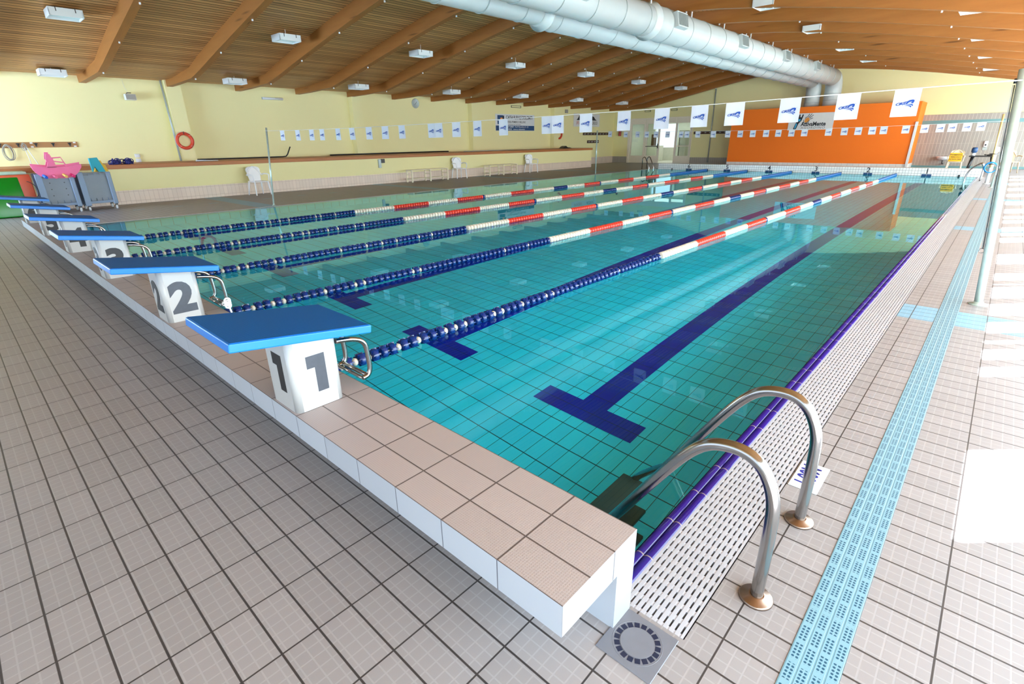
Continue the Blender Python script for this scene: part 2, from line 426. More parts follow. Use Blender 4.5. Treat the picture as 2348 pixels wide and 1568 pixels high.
for i in range(6):
    xc = -1.56-1.97*i
    line_quad(xc-.5, xc+.5, 2.03-.125, 2.03+.125); line_quad(xc-.125, xc+.125, 2.155, 23); line_quad(xc-.5, xc+.5, 22.9, 23.15)
struct(b.build('pool_basin', [m_pool, m_pool_x, m_pool_y, m_lane]))
b = MB(); b.add([(XL, 0, -.004), (-.117, 0, -.004), (-.117, 25, -.004), (XL, 25, -.004)], [(0, 1, 2, 3)])
w = b.build('pool_water', m_water)
if w.data.polygons[0].normal.z < 0: w.data.flip_normals()
struct(w)
# purple coping on the right edge, white coping on the left edge
b = MB()
for xc in (-.1, -.064): b.tube([(xc, .0, -.012), (xc, 25, -.012)], .021, 14)
b.box(-.12, -.047, 0, 25, -.05, -.006)
struct(b.build('trim_1', m_purple), 'double purple tile coping along the right pool edge')
b = MB(); b.box(XL-.06, XL, 0, 25.4, -.3, .004); struct(b.build('trim_2', m_white))
# starting ledge: wide slab on a recessed wall
b = MB()
x0 = -12.011
b.add([(x0, -DL, HL), (0, -DL, HL), (0, .0, HL), (x0, .0, HL)], [(0, 1, 2, 3)], 0)
zb = HL-.1165
b.add([(x0, -DL, zb), (0, -DL, zb), (0, -DL, HL), (x0, -DL, HL)], [(0, 1, 2, 3)], 1)
b.add([(x0, .0, -.1), (0, .0, -.1), (0, .0, HL), (x0, .0, HL)], [(0, 1, 2, 3)], 1)
for xx in (x0, 0):
    b.add([(xx, -DL, zb), (xx, 0, zb), (xx, 0, HL), (xx, -DL, HL)], [(0, 1, 2, 3)], 2)
    b.add([(xx, -.106, 0), (xx, 0, -.05), (xx, 0, zb), (xx, -.106, zb)], [(0, 1, 2, 3)], 2)
b.add([(x0, -.106, 0), (0, -.106, 0), (0, -.106, zb), (x0, -.106, zb)], [(0, 1, 2, 3)], 1)
b.add([(x0, -DL, zb), (0, -DL, zb), (0, -.106, zb), (x0, -.106, zb)], [(0, 1, 2, 3)], 1)
struct(b.build('starting_ledge', [m_ledge, m_ledge_side, m_ledge_end]))
# far ledge with the lane numbers
b = MB()
b.box(-12.99, 0, 25, 25.42, -.2, .283, 0)
b.add([(-12.99, 25, .2835), (0, 25, .2835), (0, 25.42, .2835), (-12.99, 25.42, .2835)], [(0, 1, 2, 3)], 1)
for i in range(6):
    xc = -1.6-1.937*i
    b.box(xc-.155, xc-.006, 24.992, 25, -.02, .062, 2); b.box(xc+.006, xc+.155, 24.992, 25, -.02, .062, 2)
    add_text(b, str(i+1), .27, (xc, 24.995, .165), FACE_MY, 3, (1.0, 1.0), offset=.003)
for xc in (-12.2, -.62): b.cyl((xc, 24.99, .03), (xc, 25, .03), .035, 12, 3)
struct(b.build('far_ledge', [m_farwall_tiles, m_fartop, m_navy, m_ink]))
# ceiling profile
PB = [(-20.2, 3.29), (-19, 3.30), (-17.35, 3.34), (-16.6, 3.47), (-15.1, 3.77), (-13.9, 4.0), (-12.9, 4.19), (-11.8, 4.39), (-10.8, 4.55), (-9.6, 4.67),
      (-8.6, 4.70), (-7.6, 4.68), (-6.6, 4.62), (-5.7, 4.54), (-4.4, 4.38), (-2.7, 4.11), (-1.1, 3.82), (.3, 3.55), (1.7, 3.24), (3.3, 2.86)]
OFF = lambda x: .19+.15*min(1, max(0, (x+18.6)/2.2))
PC = [(x, z+OFF(x)) for x, z in PB]
b = MB()
top = [(x, z+.15) for x, z in PC]
n = len(PC)
vs = [(x, YN-.3, z) for x, z in PC]+[(x, YF+.3, z) for x, z in PC]+[(x, YN-.3, z) for x, z in top]+[(x, YF+.3, z) for x, z in top]
fs = [(i, i+1, n+i+1, n+i) for i in range(n-1)]+[(2*n+i, 3*n+i, 3*n+i+1, 2*n+i+1) for i in range(n-1)]
fs += [(0, n, 3*n, 2*n), (n-1, 3*n-1, 4*n-1, 2*n-1)]+[(i, 2*n+i, 2*n+i+1, i+1) for i in range(n-1)]+[(n+i, n+i+1, 3*n+i+1, 3*n+i) for i in range(n-1)]
b.add(vs, fs); struct(b.build('ceiling', m_planks))
for k in range(-2, 14):
    yc = 2.5+2.19*k; w2 = .085; b = MB()
    vs = [(x, yc-w2, z) for x, z in PB]+[(x, yc+w2, z) for x, z in PB]+[(x, yc-w2, z+.03) for x, z in PC]+[(x, yc+w2, z+.03) for x, z in PC]
    fs = [(i, i+1, n+i+1, n+i) for i in range(n-1)]+[(i, 2*n+i, 2*n+i+1, i+1) for i in range(n-1)]+[(n+i, n+i+1, 3*n+i+1, 3*n+i) for i in range(n-1)]
    fs += [(0, n, 3*n, 2*n), (n-1, 3*n-1, 4*n-1, 2*n-1)]
    b.add(vs, fs)
    for j in range(2, n-2, 2):                                   # pale bolt heads under the beam
        x, z = PB[j]; b.box(x-.015, x+.015, yc-.015+.03, yc+.015+.03, z-.035, z+.01, 1)
    struct(b.build('ceiling_beam', [m_beam, m_white]), 'arched laminated timber beam under the plank ceiling')
# walls
b = MB(); b.box(XU-.2, XU, YN, YF+.2, -.3, 3.62); struct(b.build('wall_left', m_yellow))
b = MB(); b.box(XW-.12, XW, YN, 25.5, -.02, .95); b.box(XU-.01, XW-.12, 25.38, 25.5, -.02, .95); b.box(XU-.01, XW-.12, YN, 25.38, .85, .95)
struct(b.build('wall_left_low', m_yellow))
b = MB(); b.rbox(XU, XW+.05, 1.7, 25.55, .95, 1.06, .008, 0, seg=1, sm=False); b.box(XU, XW+.05, YN, 1.7, .95, 1.06)
struct(b.build('trim_3', m_cap), 'timber cap on the low wall')
b = MB(); b.box(XW, XW+.012, YN, 25.5, 0, .37); b.box(XU, XW+.012, 25.5, 25.512, 0, .37); b.box(XU, XU+.012, 25.5, YF, 0, .42)
struct(b.build('baseboard_left', m_dado_y))
for i, (ya, yb_) in enumerate([(-1.9, -1.45), (4.55, 5.0), (11.2, 11.66), (17.9, 18.36), (24.55, 25.0)]):
    b = MB(); b.box(XU, XU+.28, ya, yb_, 1.0, 3.6); struct(b.build('trim_%d' % (4+i), m_yellow), 'yellow pilaster on the left wall')
b = MB()
b.box(XU-.2, -18.86, YF, YF+.2, -.02, 6); b.box(-14.32, XR+.2, YF, YF+.2, -.02, 6); b.box(-18.86, -14.32, YF, YF+.2, 2.76, 6)
struct(b.build('wall_far', m_yellow))
b = MB(); b.box(XU, -18.86, YF-.012, YF, 0, .4); b.box(-14.32, -11.3, YF-.012, YF, 0, .38); struct(b.build('baseboard_far', m_dado_x))
b = MB(); b.box(-2.9, XR, YF-.02, YF, 0, 2.36, 0); b.box(-2.9, XR, YF-.026, YF-.02, 1.95, 2.1, 1); b.box(-2.9, XR, YF-.026, YF-.02, .0, .1, 1)
struct(b.build('trim_9', [m_dado_x, m_teal]), 'grey tiled dado with a teal stripe')
b = MB(); b.box(-11.25, -2.85, 29.8, YF, .22, 2.9); struct(b.build('wall_orange', m_orange))
b = MB(); b.box(-11.26, -2.84, 29.79, YF, 0, .22); struct(b.build('baseboard_orange', m_fartop))
b = MB(); b.box(-2.9, -2.8, 29.74, 29.8, 0, 2.05); struct(b.build('trim_10', m_white), 'white corner post at the orange wall')
b = MB(); b.cyl((-13.1, YF-.04, .1), (-13.1, YF-.04, 4.2), .035, 8); struct(b.build('trim_11', m_galv2), 'grey pipe up the far wall')
b = MB(); b.cyl((XU+.3, 4.5, 1.06), (XU+.12, 4.5, 3.5), .03, 8); struct(b.build('trim_12', m_galv2), 'grey pipe beside the pilaster')
# right wall: glazing openings cut between piers
lit = [(-1.6, -.4), (1.1, 1.98), (3.1, 3.33), (3.47, 3.75), (3.87, 3.99), (4.18, 4.56), (4.75, 5.24), (5.44, 6.0), (6.09, 6.16), (6.33, 6.76), (7.34, 8.13), (9.16, 9.68),
       (9.87, 10.26), (10.37, 10.96), (11.49, 12.0), (12.21, 12.63), (13.16, 13.98), (14.89, 15.81), (17, 17.9), (19, 20), (21.2, 22.1), (23.5, 24.2), (25.2, 26)]
dy = 2.25*.677/.735; ztop = 2.25/.735*math.tan(SUN_EL)
b = MB(); prev = YN
for lo, hi in lit:
    b.box(XR, XR+.06, prev, lo+dy, -.02, ztop); prev = hi+dy
b.box(XR, XR+.06, prev, YF, -.02, ztop); b.box(XR, XR+.06, YN, YF, ztop, 3.6)
struct(b.build('wall_right', m_yellow))
b = MB()
b.box(XU-.2, -19.3, YN-.2, YN, -.02, 3.6); b.box(-19.3, -14.7, YN-.2, YN, 2.9, 5); b.box(-14.7, -6.6, YN-.2, YN, -.02, 5); b.box(-6.6, 2.6, YN-.2, YN, 2.9, 5.2)
b.box(2.6, XR+.2, YN-.2, YN, -.02, 3.6); b.box(-19.3, -14.7, YN-.2, YN, -.02, .2); b.box(-6.6, 2.6, YN-.2, YN, -.02, .2); b.box(XU-.2, XR+.2, YN-.2, YN, 5, 5.6)
struct(b.build('wall_near', m_yellow))

# ================================================================== THINGS
# ------------------------------------------------------------------ starting blocks
ORD = ['first', 'second', 'third', 'fourth', 'fifth', 'sixth', 'seventh', 'eighth', 'ninth', 'tenth', 'eleventh', 'twelfth']
def starting_block(i):
    num = str(i+1)
    xc = -1.667-1.937*i
    rope = ' with a knotted rope' if i == 1 else ''
    t = thing('starting_block', 'white starting block numbered %s under a sloping blue board%s' % (num, rope), 'starting block', (xc, -.26, HL), 0, 'starting blocks on the near ledge')
    b = MB()                                                           # body, rounded box with a top that slopes with the board
    bm = bmesh.new(); bmesh.ops.create_cube(bm, size=1)
    for v in bm.verts:
        x = v.co.x*.262; y = v.co.y*.238
        z = 0 if v.co.z < 0 else (.355 if y > 0 else .388)
        v.co = Vector((x, y, z))
    ed = [e for e in bm.edges if abs(e.verts[0].co.x-e.verts[1].co.x) < 1e-4 and abs(e.verts[0].co.y-e.verts[1].co.y) < 1e-4]
    bmesh.ops.bevel(bm, geom=ed, offset=.03, segments=5, affect='EDGES', profile=.5); bm.verts.index_update()
    b.add([v.co.copy() for v in bm.verts], [[v.index for v in f.verts] for f in bm.faces], 0, False); bm.free()
    body = b.build('block_body', m_cream, t)
    for p in body.data.polygons: p.use_smooth = abs(p.normal.z) < .5 and p.area < .02
    # board
    sl = math.atan2(.085, .587)
    M = Matrix.Translation((0, -.055, .386)) @ Matrix.Rotation(-sl, 4, 'X')
    b = MB(); b.rbox(-.252, .252, -.325, .297, -.011, .026, .005, 0, M, 2, False)
    bd = b.build('platform_board', m_blueb, t)
    b = MB(); b.rbox(-.245, .245, -.318, .29, .0255, .0285, .001, 0, M, 1, False); b.build('grip_surface', m_boardtop, bd)
    # numbers
    if num == '1':
        poly = [(-.06, .075), (-.055, .035), (-.015, .035), (-.012, -.095), (.045, -.095), (.04, .1), (-.01, .1)]
        poly = [(-.042, .038), (-.005, .038), (-.005, -.088), (.048, -.088), (.048, .098), (-.042, .098)]
        n1 = MB(); n1.prism([(y, z+.165) for y, z in poly], .1308, .1322, 'YZ'); n1.build('side_number', m_num, t)
        n2 = MB(); n2.prism([(y*1.1, z+.175) for y, z in poly], -.1202, -.119, 'XZ'); n2.build('rear_number', m_numb, t)
    else:
        n1 = MB(); add_text(n1, num, .27, (.1312, .0, .158), FACE_PX, 0, (1.1, 1.05), offset=.014); n1.build('side_number', m_numb if i > 1 else m_num, t)
        n2 = MB(); add_text(n2, num, .27, (0, -.1196, .165), FACE_MY, 0, (1.1, 1.05), offset=.014); n2.build('rear_number', m_numb, t)
    # grip for backstroke starts: two bent side tubes and a cross bar
    pts = [(.12, .29), (.17, .283), (.215, .272), (.25, .255), (.272, .225), (.279, .18), (.283, .12), (.28, .085), (.265, .062), (.235, .056)]
    for s in (-1, 1):
        h = MB(); h.tube(smooth([(s*.118, y, z) for y, z in pts], 4), .0125, 12); h.build('grip_side_tube', m_steel, t)
    for yy, zz, rr in ((.262, .062, .0115), (.235, .056, .0085)):
        h = MB(); h.cyl((-.118, yy, zz), (.118, yy, zz), rr, 10); h.build('grip_cross_bar', m_steel, t)
    if i == 1:
        r = MB(); c0 = Vector((.135, .275, .06))
        for k in range(7):
            a = k*2.1; r.torus(c0+Vector((.008*math.cos(a), .01*math.sin(a), -.006*k+.02)), .02, .007, 'XYZ'[k % 3], 14, 6)
        r.tube([c0, c0+Vector((.01, .01, -.06)), c0+Vector((.02, .015, -.13)), c0+Vector((.03, .02, -.2))], .007, 6)
        tag(r.build('knotted_rope', m_cable, t), 'knotted white rope', None)
    return t
for i in range(6): starting_block(i)

# ------------------------------------------------------------------ lane ropes
def float_mesh(r, th, ribs):
    b = MB(); n = 16
    prof = [(.012, -th/2), (r*.72, -th/2), (r*.93, -th*.36), (r, -th*.12), (r, th*.12), (r*.93, th*.36), (r*.72, th/2), (.012, th/2)]
    M = Matrix.Rotation(-PI/2, 4, 'X')
    b.lathe(prof, n, 0, M)
    if ribs:
        for k in range(8):
            a = 2*PI*k/8; R = Matrix.Rotation(a, 4, 'Y')
            b.box(-.004, .004, -th*.62, th*.62, r*.35, r*.99, 0, R)
    return b
def lane_rope(i):
    xc = -2.569-1.937*i
    names = ['between lanes one and two', 'between lanes two and three', 'between lanes three and four', 'between lanes four and five', 'between lanes five and six']
    t = thing('lane_rope', 'floating lane rope %s, navy then cream and red discs' % names[i], 'lane rope', (xc, 0, 0), 0, 'lane ropes across the pool')
    b = MB(); b.cyl((0, .003, .02), (0, 24.98, .02), .006, 6); b.cyl((0, 24.955, .03), (0, 24.985, .03), .04, 12, 1)
    b.build('cable', [m_cable, m_black], t)
    y0 = .32; seq = []
    y = y0; k = 0
    while y < 5.15:                                           # navy discs with a cream bead every second or third disc
        seq.append((y, 'd', 0)); k += 1
        gap = .078+.012*random.random()
        if random.random() < max(0, .42-.05*y): seq.append((y+.062, 'b', 1)); gap = .112
        y += gap
    edges = [5.17, 6.25, 7.33, 8.38, 9.43, 10.5, 11.6, 12.65, 13.35, 14.4, 15.45, 16.6, 17.75, 18.8, 19.9, 20.9, 24.9]
    cols = [1, 2, 1, 2, 1, 2, 1, 0, 1, 2, 1, 2, 1, 2, 1, 3]
    for e in range(len(cols)):
        y = edges[e]+.03
        while y < edges[e+1]:
            seq.append((y, 'd', cols[e] if not (cols[e] == 2 and y > edges[e+1]-.09 and e in (3, 9)) else 0)); y += .074
    dm = {}
    mats = [m_fblue, m_fwhite, m_fred, m_fbright]
    nd = 0; rest = MB()
    for (y, kind, c) in seq:
        if kind == 'b':
            if nd < 100:
                o = float_cache('b', c); o2 = bpy.data.objects.new('bead', o); C.objects.link(o2); o2.parent = t; o2.location = (0, y, .022)
            continue
        if nd < 100:
            me = float_cache('near' if y < 5.2 else 'far', c)
            o = bpy.data.objects.new('float_disc', me); C.objects.link(o); o.parent = t
            o.location = (0, y, .022); o.rotation_euler = (0, random.random()*.8, 0); nd += 1
        else:
            src = float_cache('far', c); off = Vector((0, y, .022))
            rest.add([v.co+off for v in src.vertices], [tuple(p.vertices) for p in src.polygons], c, True)
    r = rest.build('float_discs', mats, t); r['kind'] = 'stuff'
FC = {}
def float_cache(kind, c):
    if (kind, c) not in FC:
        if kind == 'b':
            b = MB(); M = Matrix.Rotation(-PI/2, 4, 'X'); b.lathe([(.008, -.02), (.024, -.014), (.03, 0), (.024, .014), (.008, .02)], 12, 0, M)
        else: b = float_mesh(.054, .05 if kind == 'near' else .062, kind == 'near')
        o = b.build('float', [m_fblue, m_fwhite, m_fred, m_fbright][c]); FC[(kind, c)] = o.data; bpy.data.objects.remove(o)
    return FC[(kind, c)]
for i in range(5): lane_rope(i)

# ------------------------------------------------------------------ pool ladders
def ladder_near():
    t = thing('pool_ladder', 'polished steel pool ladder with two hooped handrails by the starting ledge', 'pool ladder', (.306, .6, 0))
    prof = [(0, .004), (0, .2), (-.004, .36), (-.018, .44), (-.05, .505), (-.09, .54), (-.14, .553), (-.2, .545), (-.25, .52), (-.3, .47), (-.36, .385), (-.45, .24), (-.56, .06),
            (-.66, -.1), (-.74, -.24), (-.775, -.34), (-.78, -.5), (-.78, -1.0)]
    for y in (-.265, .255):
        b = MB(); pts = smooth([(px_, y, pz_) for px_, pz_ in prof], 6)
        b.tube(pts, .0215, 20); h = b.build('handrail', m_steel, t)
        b = MB(); b.lathe([(.056, .0), (.056, .006), (.052, .011), (.03, .014), (.0265, .02), (.022, .02)], 28, 0, Matrix.Translation((0, y, 0))); b.build('floor_flange', m_flange, h)
    for k, z in enumerate((-.28, -.55, -.82)):
        b = MB(); b.rbox(-.83, -.68, -.26, .25, z-.03, z, .006); b.build('step', m_rust, t)
ladder_near()
def ladder_far():
    t = thing('pool_ladder', 'small steel pool ladder at the far left corner of the pool', 'pool ladder', (-13.45, 24.7, 0))
    for y in (-.25, .25):
        b = MB()
        b.tube([(-.2, y, .004), (-.2, y, .48), (-.197, y, .53), (-.17, y, .58), (-.1, y, .62), (-.03, y, .58), (.14, y, .25), (.22, y, .08), (.15, y, -.15), (.14, y, -.8)], .022, 10)
        b.build('handrail', m_steel, t)
    for z in (-.25, -.5):
        b = MB(); b.box(.12, .2, -.25, .25, z-.02, z); b.build('step', m_steel, t)
ladder_far()
t = thing('entry_handrail', 'curved steel handrails into the pool at the far right corner', 'handrail', (.06, 23.05, 0))
for y in (-.25, .25):
    b = MB(); b.tube(smooth([(0, y, .004), (0, y, .40), (-.04, y, .52), (-.11, y, .55), (-.31, y, .38), (-.39, y, .2), (-.41, y, .0), (-.36, y, -.3)]), .022, 10); b.build('rail_tube', m_steel, t)

# ------------------------------------------------------------------ gutter grate, floor drain, depth tile
t = thing('gutter_grate', 'white slotted overflow grate along the right pool edge', 'grate', (.07, 0, 0))
b = MB(); nb = 11; wd = .185-(-.0425); x0 = -.0425-.07
for k in range(nb+1):
    x = x0+wd*k/nb; b.box(x-.0068, x+.0068, .0135, 24.99, -.022, .0)
b.build('grate_bars', m_grate, t)
b = MB(); y = .018
while y < 24.98:
    b.box(x0, x0+wd, y-.011, y+.011, -.02, -.0012); y += .056
b.build('grate_cross_bars', m_grate, t)
b = MB(); b.box(-.0465, .187, .013, 24.995, -.215, -.2); struct(b.build('trim_13', m_recess_shade), 'gutter bottom painted near-black as shade under the grate')
t = thing('floor_drain', 'square grey floor drain with a ring of dark slots beside the ledge end', 'floor drain', (.086, -.0985, 0))
b = MB(); s = .096; b.rbox(-s, s, -s, s, 0, .004, .0015, 0, None, 1, False); b.build('drain_plate', m_grey, t)
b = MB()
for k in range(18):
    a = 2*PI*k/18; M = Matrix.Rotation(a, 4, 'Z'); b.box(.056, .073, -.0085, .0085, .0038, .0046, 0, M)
b.build('drain_slots', m_recess_shade, t)  # thin dark plates painted as the shade inside the slots
b = MB(); b.torus((0, 0, .0035), .0785, .0012, 'Z', 48, 6); b.lathe([(.054, .0035), (.054, .0054), (.001, .0054)], 40, 0, None, False); b.build('drain_lid', m_grey, t)
t = thing('depth_marker', 'white deck tile reading 1.00M in navy behind the ladder', 'depth marker', (.262, 1.21, 0), -PI/2*0)
b = MB(); b.rbox(-.065, .055, -.125, .125, .0005, .0035, .001, 0, None, 1, False); b.build('marker_tile', m_white, t)
b = MB(); add_text(b, '1.00M', .105, (-.008, 0, .0042), Matrix.Rotation(PI/2, 4, 'Z'), 0, (.72, 1.05), offset=.002, shear=.1, depth=.0004); b.build('marker_lettering', plain('blue_marker_ink', S(28, 40, 140), .5), t)

# ------------------------------------------------------------------ flag lines
def logo_mesh():
    b = MB()
    def tx(s, size, x, z): add_text(b, s, size, (x, -.0012, z), FACE_MY, 0, (1.05, .78), offset=.0008, shear=.3)
    tx('O', .042, -.058, -.052); tx('K', .044, -.031, -.049); tx('E', .044, -.007, -.046)
    def swoosh(pts_t, pts_b): b.prism(pts_t+pts_b[::-1], -.0016, -.0009, 'XZ')
    swoosh([(.004, -.052), (.010, -.034), (.026, -.022), (.048, -.018), (.062, -.021), (.064, -.034), (.056, -.05)],
           [(.012, -.055), (.020, -.043), (.032, -.035), (.046, -.033), (.046, -.038), (.040, -.045), (.05, -.05)])
    swoosh([(.006, -.060), (.03, -.054), (.05, -.055), (.06, -.062)], [(.01, -.062), (.03, -.060), (.048, -.064), (.058, -.074)])
    swoosh([(-.012, -.068), (.02, -.064), (.038, -.067), (.05, -.074)], [(-.01, -.069), (.02, -.068), (.036, -.074), (.046, -.085)])
    b.cyl((.069, -.0016, -.018), (.069, -.0009, -.018), .0022, 8)
    o = b.build('printed_logo', m_logo); me = o.data; bpy.data.objects.remove(o); return me
LOGO = logo_mesh()
def flag_cloth():
    b = MB(); nx, nz = 6, 6; W, H = .2, .232
    vs = []; fs = []
    for j in range(nz+1):
        for i in range(nx+1):
            u = i/nx-.5; v = j/nz
            vs.append((u*W, .006*math.sin(u*5+.5)*v, -v*H))
    for j in range(nz):
        for i in range(nx):
            a = j*(nx+1)+i; fs.append((a, a+1, a+nx+2, a+nx+1))
    b.add(vs, fs, 0, True)
    vs2 = [(x, y+.0012, z) for x, y, z in vs]; b.add(vs2, [tuple(reversed(f)) for f in fs], 0, True)
    o = b.build('pennant', m_flag); me = o.data; bpy.data.objects.remove(o); return me
CLOTH = flag_cloth()
def flag_line(name_label, y, zs, xa, xb, xs, pole_z):
    zf_ = lambda x: zs(x)
    t = thing('flag_line', name_label, 'flag line', (xs[0], y, zf_(xs[0])), 0)
    o0 = Vector(t.location)
    b = MB(); pts = [Vector((xa+(xb-xa)*k/40, y, zf_(xa+(xb-xa)*k/40)))-o0 for k in range(41)]
    b.tube(pts, .0045, 6); b.build('cord', m_cable, t)
    for x in xs:
        f = bpy.data.objects.new('pennant', CLOTH); C.objects.link(f); f.parent = t
        f.location = Vector((x, y-.005, zf_(x)))-o0; dz = (zf_(x+.1)-zf_(x-.1))
        f.rotation_euler = (random.uniform(-.03, .05), -dz*5*.9, random.uniform(-.08, .08))
        g = bpy.data.objects.new('printed_logo', LOGO); C.objects.link(g); g.parent = f; g.location = (0, -.006, -.075)
    return t
near_x = [(-13.078-12.83)/2, -12.14, -11.445, -10.96, -10.27, -9.7, -9.06, -8.487, -7.943, -7.066, -6.865, -6.4, -5.884, -5.3035, -4.436, -4.237, -3.754, -3.161, -2.634, -2.165, -1.763, -1.201, -.684, -.222]
def znear(x):
    u = (x+13.957)/14.5; s = 1.855+.03*u
    return s-.065*4*u*(1-u)*(1 if x < -6 else 1) * (1-.35*u) + (.02 if x > -3 else 0)*(1-(0-x)/3 if x < 0 else 1)
flag_line('cord of white backstroke flags across the near half of the pool', 5.0, znear, -13.95, .525, near_x, 1.88)
far_x = [-12.9, -12.094, -11.51, -11.066, -10.63, -10.1, -9.51, -9.258, -8.795, -8.165, -7.6, -7.13, -6.67, -6.194, -5.77, -5.33, -4.91, -4.16, -3.693, -3.29, -2.9, -2.59, -2.01, -1.536, -1.154, -.873, -.533, -.218]
flag_line('distant cord of white flags in front of the orange wall', 20.0, lambda x: 1.74+.0022*(x+6)**2, -13.64, .40, far_x, 1.88)
def flag_pole(label, base, topz, topdx, r, extras=False, topdy=0):
    t = thing('flag_pole', label, 'pole', base, 0, 'flag line poles')
    b = MB(); b.cyl((0, 0, .006), (topdx, topdy, topz), r, 16); b.build('pole_tube', m_pole, t)
    b = MB(); b.lathe([(r*2.2, 0), (r*2.2, .008), (r*1.15, .012), (r*1.1, .03)], 20); b.build('pole_base', m_pole, t)
    if extras:
        f = lambda z: topdx*z/topz
        for dx, dyy, mm in ((-.04, -.012, m_black), (-.05, .004, m_cable)):
            b = MB(); b.tube([(f(z)+dx, dyy+.004*math.sin(z*9+dx*90), z) for z in [.52+.068*k for k in range(21)]], .0045, 6); b.build('halyard', mm, t)
        b = MB(); b.torus((f(.5)-.045, 0, .5), .02, .004, 'Y', 18, 6); b.build('cleat_ring', m_steel, t)
        b = MB(); b.cyl((topdx-.02, 0, topz-.09), (topdx-.04, 0, topz-.09), .02, 10); b.build('pulley', m_black, t)
flag_pole('tall pale green steel pole with halyards on the right deck', (.71, 5.15, 0), 2.0, -.2, .033, True)
flag_pole('thin steel pole at the left pool edge by the nearest white chair', (-13.62, 4.74, 0), 1.93, -.345, .022, False, .31)
flag_pole('thin pole on the left deck in front of the end of the low wall', (-13.64, 20.05, 0), 1.9, 0, .03)
flag_pole('distant thin pole behind the tall green pole on the right', (.42, 20.05, 0), 1.85, 0, .03)

# ------------------------------------------------------------------ ceiling lamps
def lamp_proto():
    t = thing('ceiling_lamp', '', 'ceiling lamp')
    b = MB(); L_, W_ = .285, .24
    b.box(-W_, W_, -L_, L_, .12, .15); b.box(-W_, -W_+.015, -L_, L_, 0, .12); b.box(W_-.015, W_, -L_, L_, 0, .12)
    b.box(-W_, W_, -L_, -L_+.015, 0, .12); b.box(-W_, W_, L_-.015, L_, 0, .12)
    b.build('lamp_housing', m_lampbox, t)
    b = MB(); b.box(-W_+.016, W_-.016, -L_+.016, L_-.016, .09, .1)
    for x in (-.1, 0, .1): b.box(x-.004, x+.004, -L_+.02, L_-.02, .03, .09)
    b.build('diffuser', m_diff, t)
    for y in (-.16, .16):
        b = MB()
        for x in (-W_-.004, W_): b.box(x, x+.004, y-.008, y+.008, .08, .16)
        b.box(-W_-.004, W_+.004, y-.008, y+.008, .15, .16)
        b.build('lamp_clip', m_rust, t)
    b = MB(); b.cyl((0, 0, .15), (0, 0, .33), .008, 6); b.build('lamp_rod', m_white, t)
    return t
proto = lamp_proto(); first = True
YS = [1.7, 6.1, 10.3, 14.6, 18.9, 23.6, 28.3]
rows = [('along the left wall', [(-18.75, 1.68, 3.31), (-18.1, 6.1, 3.33), (-17.35, 10.1, 3.34), (-16.95, 14.2, 3.35), (-16.7, 18.2, 3.36), (-16.65, 22.5, 3.37), (-16.55, 26.8, 3.37)]),
        ('left of the ducts', [(-14.55, 1.55, 4.02), (-14.1, 6.05, 4.02), (-13.75, 10.2, 4.02), (-13.6, 14.45, 4.02), (-13.5, 18.8, 4.02), (-13.6, 23.4, 4.02), (-13.7, 28.2, 4.02)]),
        ('right of the ducts', [(-4.6, 13.6, 4.42), (-4.63, 17.9, 4.42), (-4.75, 22.6, 4.42), (-4.78, 27.0, 4.42)]),
        ('above the right pool edge', [(-.62, 13.95, 3.8), (-.64, 18.35, 3.8), (-.68, 23.0, 3.8), (-.72, 27.8, 3.8)])]
for rn, pts in rows:
    for k, p in enumerate(pts):
        o = proto if first else copy_tree(proto); first = False
        o.location = p; o.rotation_euler = (0, 0, 0)
        o['label'] = 'white box lamp, %s from the near end, row %s' % (ORD[k], rn); o['group'] = 'box lamps hung under the timber ceiling'

# ------------------------------------------------------------------ ventilation ducts
def duct(label, x, z, r_near, r_far, y_step, zelbow_to):
    t = thing('ventilation_duct', label, 'duct', (x, 0, z), 0)
    b = MB(); b.tube([(0, YN+.05, 0), (0, y_step-.12, 0)], r_near, 32)
    b.tube([(0, y_step+.1, 0), (0, 29.9, 0)], r_far, 32)
    b.build('duct_tube', m_galv, t)
    b = MB(); b.tube([(0, y_step-.16, 0), (0, y_step-.1, 0), (0, y_step+.02, 0), (0, y_step+.12, 0)], [r_near+.005, r_near+.02, r_far+.05, r_far+.006], 32); b.build('duct_reducer', m_galv, t)
    b = MB(); pts = [(0, 29.88, 0)]
    for k in range(1, 9):
        a = PI/2*k/8; pts.append((0, 29.9+.62*math.sin(a), -.62*(1-math.cos(a))))
    pts.append((0, 30.52, zelbow_to-z)); b.tube(pts, r_far, 28); b.build('duct_elbow', m_galv, t)
    k = 0; y = -4.2
    while y < 29.8:
        if abs(y-y_step) > .3:
            rr = r_near if y < y_step else r_far
            b = MB(); b.torus((0, y, 0), rr+.004, .011, 'Y', 36, 6); b.build('duct_seam', m_galv2, t)
        y += 1.1
    for z_ in (-.7, -1.0, -1.3):
        b = MB(); b.torus((0, 30.52, z_), r_far+.003, .01, 'Z', 32, 6); b.build('duct_seam', m_galv2, t)
    return t
d1 = duct('larger white round air duct with grilles under the ceiling ridge', -6.68, 4.175, .345, .37, 11.6, 2.88)
d2 = duct('smaller white round air duct running left of the grilled duct', -7.56, 4.10, .29, .345, 8.6, 2.88)
